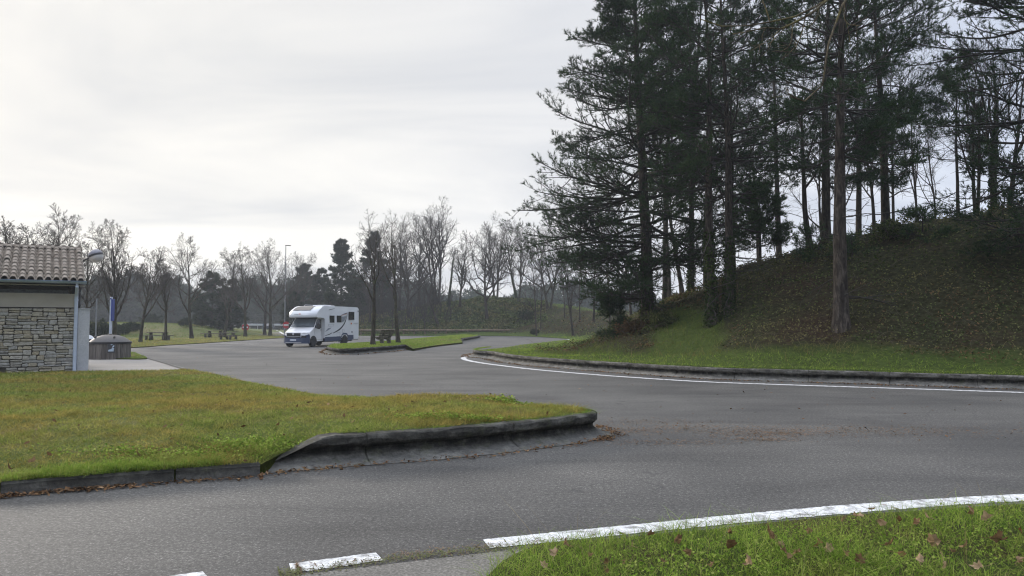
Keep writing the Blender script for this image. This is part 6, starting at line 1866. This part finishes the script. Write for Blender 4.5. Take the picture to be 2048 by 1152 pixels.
m.build('bumper_corner', M['mh_grey'], bump_)
plan_band(.30, .345, .075, -.62, .62, 'skid_bar', M['mh_silver'], bump_, th=.03)
for s_ in (-1, 1):
    plan_band(.66, .80, .066, s_ * .62, s_ * .88, 'fog_lamp', M['mh_black'], bump_, th=.03, n=5)
gf = plan_band(.735, 1.0, .05, -.56, .56, 'grille_frame', M['mh_silver'], cab, th=.06)
gl_ = plan_band(.765, .965, .058, -.53, .53, 'grille', M['mh_black'], cab, th=.05)
plan_band(.655, .70, .060, -.5, .5, 'lower_grille', M['mh_black'], cab, th=.05)
m = MB(); m.lathe([(.075, 0), (.075, .02), (.06, .028), (.01, .028)], (3.415, 0, .90), 20, 'x'); m.build('emblem', M['mh_silver'], gl_)
M['plate_w'] = plain('number_plate', (.62, .64, .68), .4)
m = MB(); m.box((3.435, 0, .50), (.012, .50, .11), 0, .003); m.build('number_plate', M['plate_w'], bump_)
for s_ in (-1, 1):
    patch(((3.345, .965, s_ * .60, s_ * .985), (3.02, 1.15, s_ * .80, s_ * .99)), .014, 'headlight', M['mh_lamp'], cab, 4, 2, .6, .6)
    m = MB(); m.prism([(2.36, 1.33), (1.52, 1.33), (1.52, 1.93), (1.83, 1.96), (2.0, 1.83)], s_ * .955, s_ * .993, lambda u, v, w: (u, w - s_ * max(0, v - 1.33) * .10, v)); m.build('cab_window', M['mh_glass'], cab)
    m = MB(); m.box((2.12, s_ * 1.17, 1.46), (.16, .26, .42), 0, .05); m.box((2.14, s_ * 1.02, 1.34), (.07, .2, .06), 0, .01); m.build('mirror', M['mh_black'], cab)
    m = MB(); m.box((1.62, s_ * 1.008, 1.18), (.14, .02, .035), 0, .006); m.build('door_handle', M['mh_black'], cab)
    m = MB()
    for a_, b_ in (((1.45, .5), (1.45, 1.95)), ((2.30, .72), (2.44, 1.33)), ((1.45, .50), (2.12, .50))):
        m.tube([(a_[0], s_ * 1.0, a_[1]), (b_[0], s_ * (1.0 if b_[1] < 1.4 else .925), b_[1])], .006, 4)
    m.build('door_seam', M['mh_black'], cab)
    # wheel arches and wheels
    for ax in (2.5, -1.3):
        yb = 1.0 if ax > 0 else 1.15
        m = MB(); arc_ = [(ax + .43 * math.cos(PI * k / 12), .36 + .43 * math.sin(PI * k / 12)) for k in range(13)] + [(ax - .43, .26), (ax + .43, .26)]
        m.prism(arc_, s_ * (yb - .30), s_ * (yb + .004), lambda u, v, w: (u, w, v)); m.build('wheel_arch', M['mh_black'], mh)
        w_ = thing('wheel', None, None); w_.parent = mh; w_.location = (ax, s_ * (yb - .07), .345)
        m = MB(); m.lathe([(.20, -.11), (.30, -.115), (.335, -.10), (.345, -.05), (.345, .05), (.335, .10), (.30, .115), (.20, .11)], (0, 0, 0), 30, 'y'); m.build('tyre', M['tyre'], w_, True)
        m = MB(); m.lathe([(.21, -.08), (.21, .02), (.19, .05), (.10, .075), (.05, .085), (.01, .085)] if s_ > 0 else [(.21, .08), (.21, -.02), (.19, -.05), (.10, -.075), (.05, -.085), (.01, -.085)], (0, 0, 0), 20, 'y')
        for k in range(6):
            a = 2 * PI * k / 6; m.box((.145 * math.cos(a), s_ * .062, .145 * math.sin(a)), (.045, .03, .045), 0, .01)
        m.build('rim', M['mh_silver'], w_, True)
    # living part side: skirts, windows, flaps, stripes
    def side(poly, off, name, mat, parent=body, th=.012):
        m = MB(); m.prism(poly, s_ * (1.15 - th), s_ * (1.15 + off), lambda u, v, w: (u, w, v)); return m.build(name, mat, parent)
    side([(1.30, .36), (-.86, .40), (-.86, .70), (1.30, .68)], .006, 'skirt', M['mh_grey'], th=.08)
    side([(-1.74, .40), (-2.55, .42), (-2.55, .78), (-1.70, .78)], .006, 'skirt', M['mh_grey'], th=.08)
    side([(-.84, .70), (-.92, .86), (-1.08, .94), (-1.52, .94), (-1.68, .86), (-1.74, .70), (-1.70, .66), (-1.60, .80), (-1.3, .84), (-1.0, .80), (-.88, .66)], .02, 'arch_trim', M['mh_grey'], th=.02)
    side([(-2.60, .46), (-3.28, .46), (-3.28, .64), (-2.60, .64)], .0015, 'rear_valance', M['mh_white'], th=.08)
    if s_ > 0:
        for (xa, xb, za, zb) in ((.72, .10, 1.70, 2.21), (-.24, -.83, 1.72, 2.22), (-1.88, -2.64, 1.92, 2.52)):
            f = side([(xa, za), (xb, za), (xb, zb), (xa, zb)], .012, 'window_frame', M['mh_black'])
            side([(xa - .03, za + .03), (xb + .03, za + .03), (xb + .03, zb - .03), (xa - .03, zb - .03)], .018, 'pane', M['mh_glass'], f)
        def stripe(pts, w, mat='mh_stripe', nm='swoosh'):
            c = catmull([(q[0], q[1], 0) for q in pts], .08)[:, :2]
            d_ = np.gradient(c, axis=0); d_ /= np.linalg.norm(d_, axis=1)[:, None]
            ww = np.interp(np.linspace(0, 1, len(c)), np.linspace(0, 1, len(w)), w)[:, None]
            a_ = c + np.stack([-d_[:, 1], d_[:, 0]], 1) * ww / 2; b_ = c - np.stack([-d_[:, 1], d_[:, 0]], 1) * ww / 2
            m = MB(); n_ = len(c)
            m.add([(p[0], 1.1545, p[1]) for p in a_] + [(p[0], 1.1545, p[1]) for p in b_] + [(p[0], 1.149, p[1]) for p in a_] + [(p[0], 1.149, p[1]) for p in b_],
                  [(i, i + 1, n_ + i + 1, n_ + i) for i in range(n_ - 1)] + [(i, 2 * n_ + i, 2 * n_ + i + 1, i + 1) for i in range(n_ - 1)] + [(n_ + i, n_ + i + 1, 3 * n_ + i + 1, 3 * n_ + i) for i in range(n_ - 1)])
            return m.build(nm, M[mat], body)
        stripe([(-1.62, 2.40), (-1.56, 2.15), (-1.42, 1.85), (-1.15, 1.55), (-.75, 1.28), (-.30, 1.10), (.20, .96), (.24, .95)], (.04, .08, .11, .12, .09, .04))
        stripe([(.36, .98), (.75, .86), (1.26, .78)], (.04, .06, .03))
        stripe([(-.78, 2.24), (-1.2, 2.34), (-1.62, 2.42)], (.03, .05, .05))
        stripe([(-.85, 2.20), (-1.2, 2.28), (-1.56, 2.36)], (.015, .02, .02), 'mh_orange', 'accent_stripe')
        stripe([(.86, 2.60), (.5, 2.66), (.08, 2.71)], (.03, .04, .02))
        side([(-.90, 1.76), (-1.22, 1.80), (-1.50, 2.18), (-.92, 2.14)], .004, 'decal', M['mh_decal'])
        side([(1.28, 1.04), (.92, 1.30), (.45, 1.34), (.80, 1.18)], .004, 'decal', M['mh_decal'])
        def flap(xa, xb, za, zb, nm='service_flap'):
            m = MB()
            for p_, q_ in (((xa, za), (xb, za)), ((xb, za), (xb, zb)), ((xb, zb), (xa, zb)), ((xa, zb), (xa, za))):
                m.tube([(p_[0], 1.151, p_[1]), (q_[0], 1.151, q_[1])], .009, 4)
            return m.build(nm, M['mh_decal'], body)
        flap(.86, .18, 1.45, 1.58); flap(-.98, -1.22, .98, 1.22); flap(-.26, -.66, .70, 1.0); flap(-2.58, -3.2, 1.66, 1.67, 'trim_line')
        side([(-2.18, 1.58), (-2.30, 1.58), (-2.30, 1.70), (-2.18, 1.70)], .008, 'badge', M['mh_orange'])
        side([(-2.28, .95), (-2.40, .95), (-2.40, 1.05), (-2.28, 1.05)], .008, 'marker_lamp', M['mh_black'])
        side([(-3.16, 2.52), (-3.22, 2.52), (-3.22, 2.64), (-3.16, 2.64)], .02, 'marker_lamp', M['mh_black'])
        m = MB(); m.box((-.52, 1.02, .34), (.5, .3, .04)); m.build('step', M['mh_silver'], body)
m = MB(); m.box((-3.33, 0, 1.2), (.07, 2.2, 1.2), 0, .03); m.box((-3.36, 0, .52), (.12, 2.2, .22), 0, .04); m.build('rear_bumper', M['mh_grey'], body)
m = MB(); m.box((-.6, 0, .42), (4.8, 1.5, .22)); m.build('chassis', M['mh_black'], mh)
# smoked window in the rounded front cap, and the maker's mark below it
def capp(x_, z_, s_, o):
    w = 1.15 - max(0, z_ - 2.74) * .55
    xx = x_ - (.42 * abs(s_) ** 4 * max(0, min(1, (x_ - 1.5) / .6)))
    return (xx + .5 * o, w * s_, z_ + .85 * o)
def cappatch(prof, s0, s1, o, name, mat, parent, n=8, th=.02):
    m = MB(); vs = []
    for q in (o, o - th):
        for (x_, z_, sc) in prof:
            for i in range(n + 1): vs.append(capp(x_, z_, (s0 + (s1 - s0) * i / n) * sc, q))
    n1 = n + 1; r_ = len(prof); N_ = n1 * r_
    fs = [(j * n1 + i, j * n1 + i + 1, (j + 1) * n1 + i + 1, (j + 1) * n1 + i) for j in range(r_ - 1) for i in range(n)]
    ed = [i for i in range(n1)] + [j * n1 + n for j in range(1, r_)] + [(r_ - 1) * n1 + i for i in range(n - 1, -1, -1)] + [j * n1 for j in range(r_ - 2, 0, -1)]
    fs += [(ed[i], ed[(i + 1) % len(ed)], N_ + ed[(i + 1) % len(ed)], N_ + ed[i]) for i in range(len(ed))]
    m.add(vs, fs); return m.build(name, mat, parent, True)
cappatch([(2.52, 2.55, 1.0), (2.33, 2.665, 1.0), (2.15, 2.75, .98), (1.95, 2.80, .94), (1.75, 2.84, .88), (1.62, 2.852, .85)], -.62, .62, .02, 'front_rooflight', M['mh_sky'], body)
m = MB(); m.box((2.73, .02, 2.30), (.03, .16, .05), 0, .004); m.build('maker_badge', M['mh_orange'], body)
m = MB(); m.box((2.735, -.28, 2.29), (.02, .34, .03), 0, .003); m.build('maker_lettering', M['mh_decal'], body)
# ------------------------------------------------------------------ light, sky, air
SUN_AZ, SUN_EL = rad(-42), rad(15)
W = bpy.data.worlds.new('World'); S.world = W; W.use_nodes = True
nt = W.node_tree; nt.nodes.clear()
def wn(t, **k):
    o = nt.nodes.new(t)
    for a, b in k.items(): setattr(o, a, b)
    return o
out = wn('ShaderNodeOutputWorld')
sky = wn('ShaderNodeTexSky', sky_type='NISHITA', sun_disc=False)
sky.sun_elevation = SUN_EL; sky.sun_rotation = SUN_AZ % (2 * PI)
sky.air_density = 1.0; sky.dust_density = .6
bs = wn('ShaderNodeBackground'); bs.inputs['Strength'].default_value = .06
nt.links.new(sky.outputs[0], bs.inputs['Color'])
tc = wn('ShaderNodeTexCoord')
nrm_ = wn('ShaderNodeVectorMath', operation='NORMALIZE'); nt.links.new(tc.outputs['Generated'], nrm_.inputs[0])
dot = wn('ShaderNodeVectorMath', operation='DOT_PRODUCT')
nt.links.new(nrm_.outputs[0], dot.inputs[0])
dot.inputs[1].default_value = (math.sin(SUN_AZ) * math.cos(SUN_EL), math.cos(SUN_AZ) * math.cos(SUN_EL), math.sin(SUN_EL))
rp = wn('ShaderNodeValToRGB')
e = rp.color_ramp.elements
stops = [(0.0, (.30, .335, .41)), (.35, (.34, .38, .47)), (.60, (.46, .51, .62)), (.74, (.54, .565, .615)), (.85, (.595, .597, .605)), (.95, (.635, .624, .602)), (1.0, (.68, .66, .62))]
while len(e) < len(stops): e.new(.5)
for el, (p, c) in zip(e, stops): el.position = p; el.color = (*c, 1)
mr = wn('ShaderNodeMapRange'); mr.inputs['From Min'].default_value = -1; mr.inputs['From Max'].default_value = 1
nt.links.new(dot.outputs['Value'], mr.inputs['Value']); nt.links.new(mr.outputs[0], rp.inputs['Fac'])
# thin streaked cloud, laid out on a flat layer overhead
sp = wn('ShaderNodeSeparateXYZ'); nt.links.new(nrm_.outputs[0], sp.inputs[0])
def wm(op, a, b, clamp=False):
    k = wn('ShaderNodeMath', operation=op, use_clamp=clamp)
    for v, i in ((a, 0), (b, 1)):
        if isinstance(v, (int, float)): k.inputs[i].default_value = v
        else: nt.links.new(v, k.inputs[i])
    return k.outputs[0]
zc = wm('ADD', wm('MAXIMUM', sp.outputs[2], 0.0), .16)
cv = wn('ShaderNodeCombineXYZ'); nt.links.new(wm('DIVIDE', sp.outputs[0], zc), cv.inputs[0]); nt.links.new(wm('DIVIDE', sp.outputs[1], zc), cv.inputs[1])
mp = wn('ShaderNodeMapping'); mp.inputs['Rotation'].default_value = (0, 0, rad(-38)); mp.inputs['Scale'].default_value = (.6, 1.1, 1)
nt.links.new(cv.outputs[0], mp.inputs['Vector'])
nz = wn('ShaderNodeTexNoise'); nz.inputs['Scale'].default_value = .85; nz.inputs['Detail'].default_value = 7; nz.inputs['Roughness'].default_value = .5; nz.inputs['Distortion'].default_value = 1.1
nt.links.new(mp.outputs[0], nz.inputs['Vector'])
cr_ = wn('ShaderNodeValToRGB'); ce = cr_.color_ramp.elements
ce[0].position = .34; ce[0].color = (.80, .82, .865, 1); ce[1].position = .62; ce[1].color = (1.09, 1.08, 1.065, 1)
nt.links.new(nz.outputs['Fac'], cr_.inputs['Fac'])
mx = wn('ShaderNodeMix', data_type='RGBA', blend_type='MULTIPLY'); mx.inputs[0].default_value = 1
nt.links.new(rp.outputs[0], mx.inputs[6]); nt.links.new(cr_.outputs[0], mx.inputs[7])
# an overcast sky is brightest overhead
zb = wn('ShaderNodeMapRange', interpolation_type='SMOOTHSTEP'); zb.inputs['From Min'].default_value = .38; zb.inputs['From Max'].default_value = .95
zb.inputs['To Min'].default_value = 1.22; zb.inputs['To Max'].default_value = 4.1
nt.links.new(sp.outputs[2], zb.inputs['Value'])
bc = wn('ShaderNodeBackground'); nt.links.new(zb.outputs[0], bc.inputs['Strength'])
nt.links.new(mx.outputs[2], bc.inputs['Color'])
ms = wn('ShaderNodeMixShader'); ms.inputs[0].default_value = .95
nt.links.new(bs.outputs[0], ms.inputs[1]); nt.links.new(bc.outputs[0], ms.inputs[2])
nt.links.new(ms.outputs[0], out.inputs['Surface'])

sl = bpy.data.lights.new('sun', 'SUN'); sl.energy = 2.8; sl.angle = rad(9); sl.color = (1.0, .91, .80)
so = bpy.data.objects.new('sun', sl); COL.objects.link(so)
so.rotation_euler = (PI / 2 - SUN_EL, 0, PI - SUN_AZ)
so.location = (-30, 40, 30)

hz = MB(); hz.box((40, 120, 15.5), (900, 900, 40))
hm = bpy.data.materials.new('haze'); hm.use_nodes = True
hn = hm.node_tree; hn.nodes.clear()
ho = hn.nodes.new('ShaderNodeOutputMaterial'); pv = hn.nodes.new('ShaderNodeVolumePrincipled')
pv.inputs['Color'].default_value = (.80, .87, .97, 1); pv.inputs['Density'].default_value = HAZE
pv.inputs['Anisotropy'].default_value = .35
hn.links.new(pv.outputs[0], ho.inputs['Volume'])
hobj = tag(hz.build('haze', hm), kind='stuff')

S.view_settings.view_transform = 'Standard'
S.view_settings.look = 'None'
S.view_settings.exposure = 0.3
S.view_settings.gamma = 1.0
S.view_settings.use_curve_mapping = False
S.render.engine = 'CYCLES'
S.cycles.max_bounces = 6
S.cycles.diffuse_bounces = 3
S.cycles.glossy_bounces = 2
S.cycles.transmission_bounces = 3
S.cycles.transparent_max_bounces = 8
S.cycles.volume_bounces = 0
S.cycles.use_denoising = True
S.cycles.denoising_prefilter = 'ACCURATE'
S.cycles.filter_width = 1.15
S.cycles.sample_clamp_indirect = 4.0
S.cycles.caustics_reflective = False
S.cycles.caustics_refractive = False
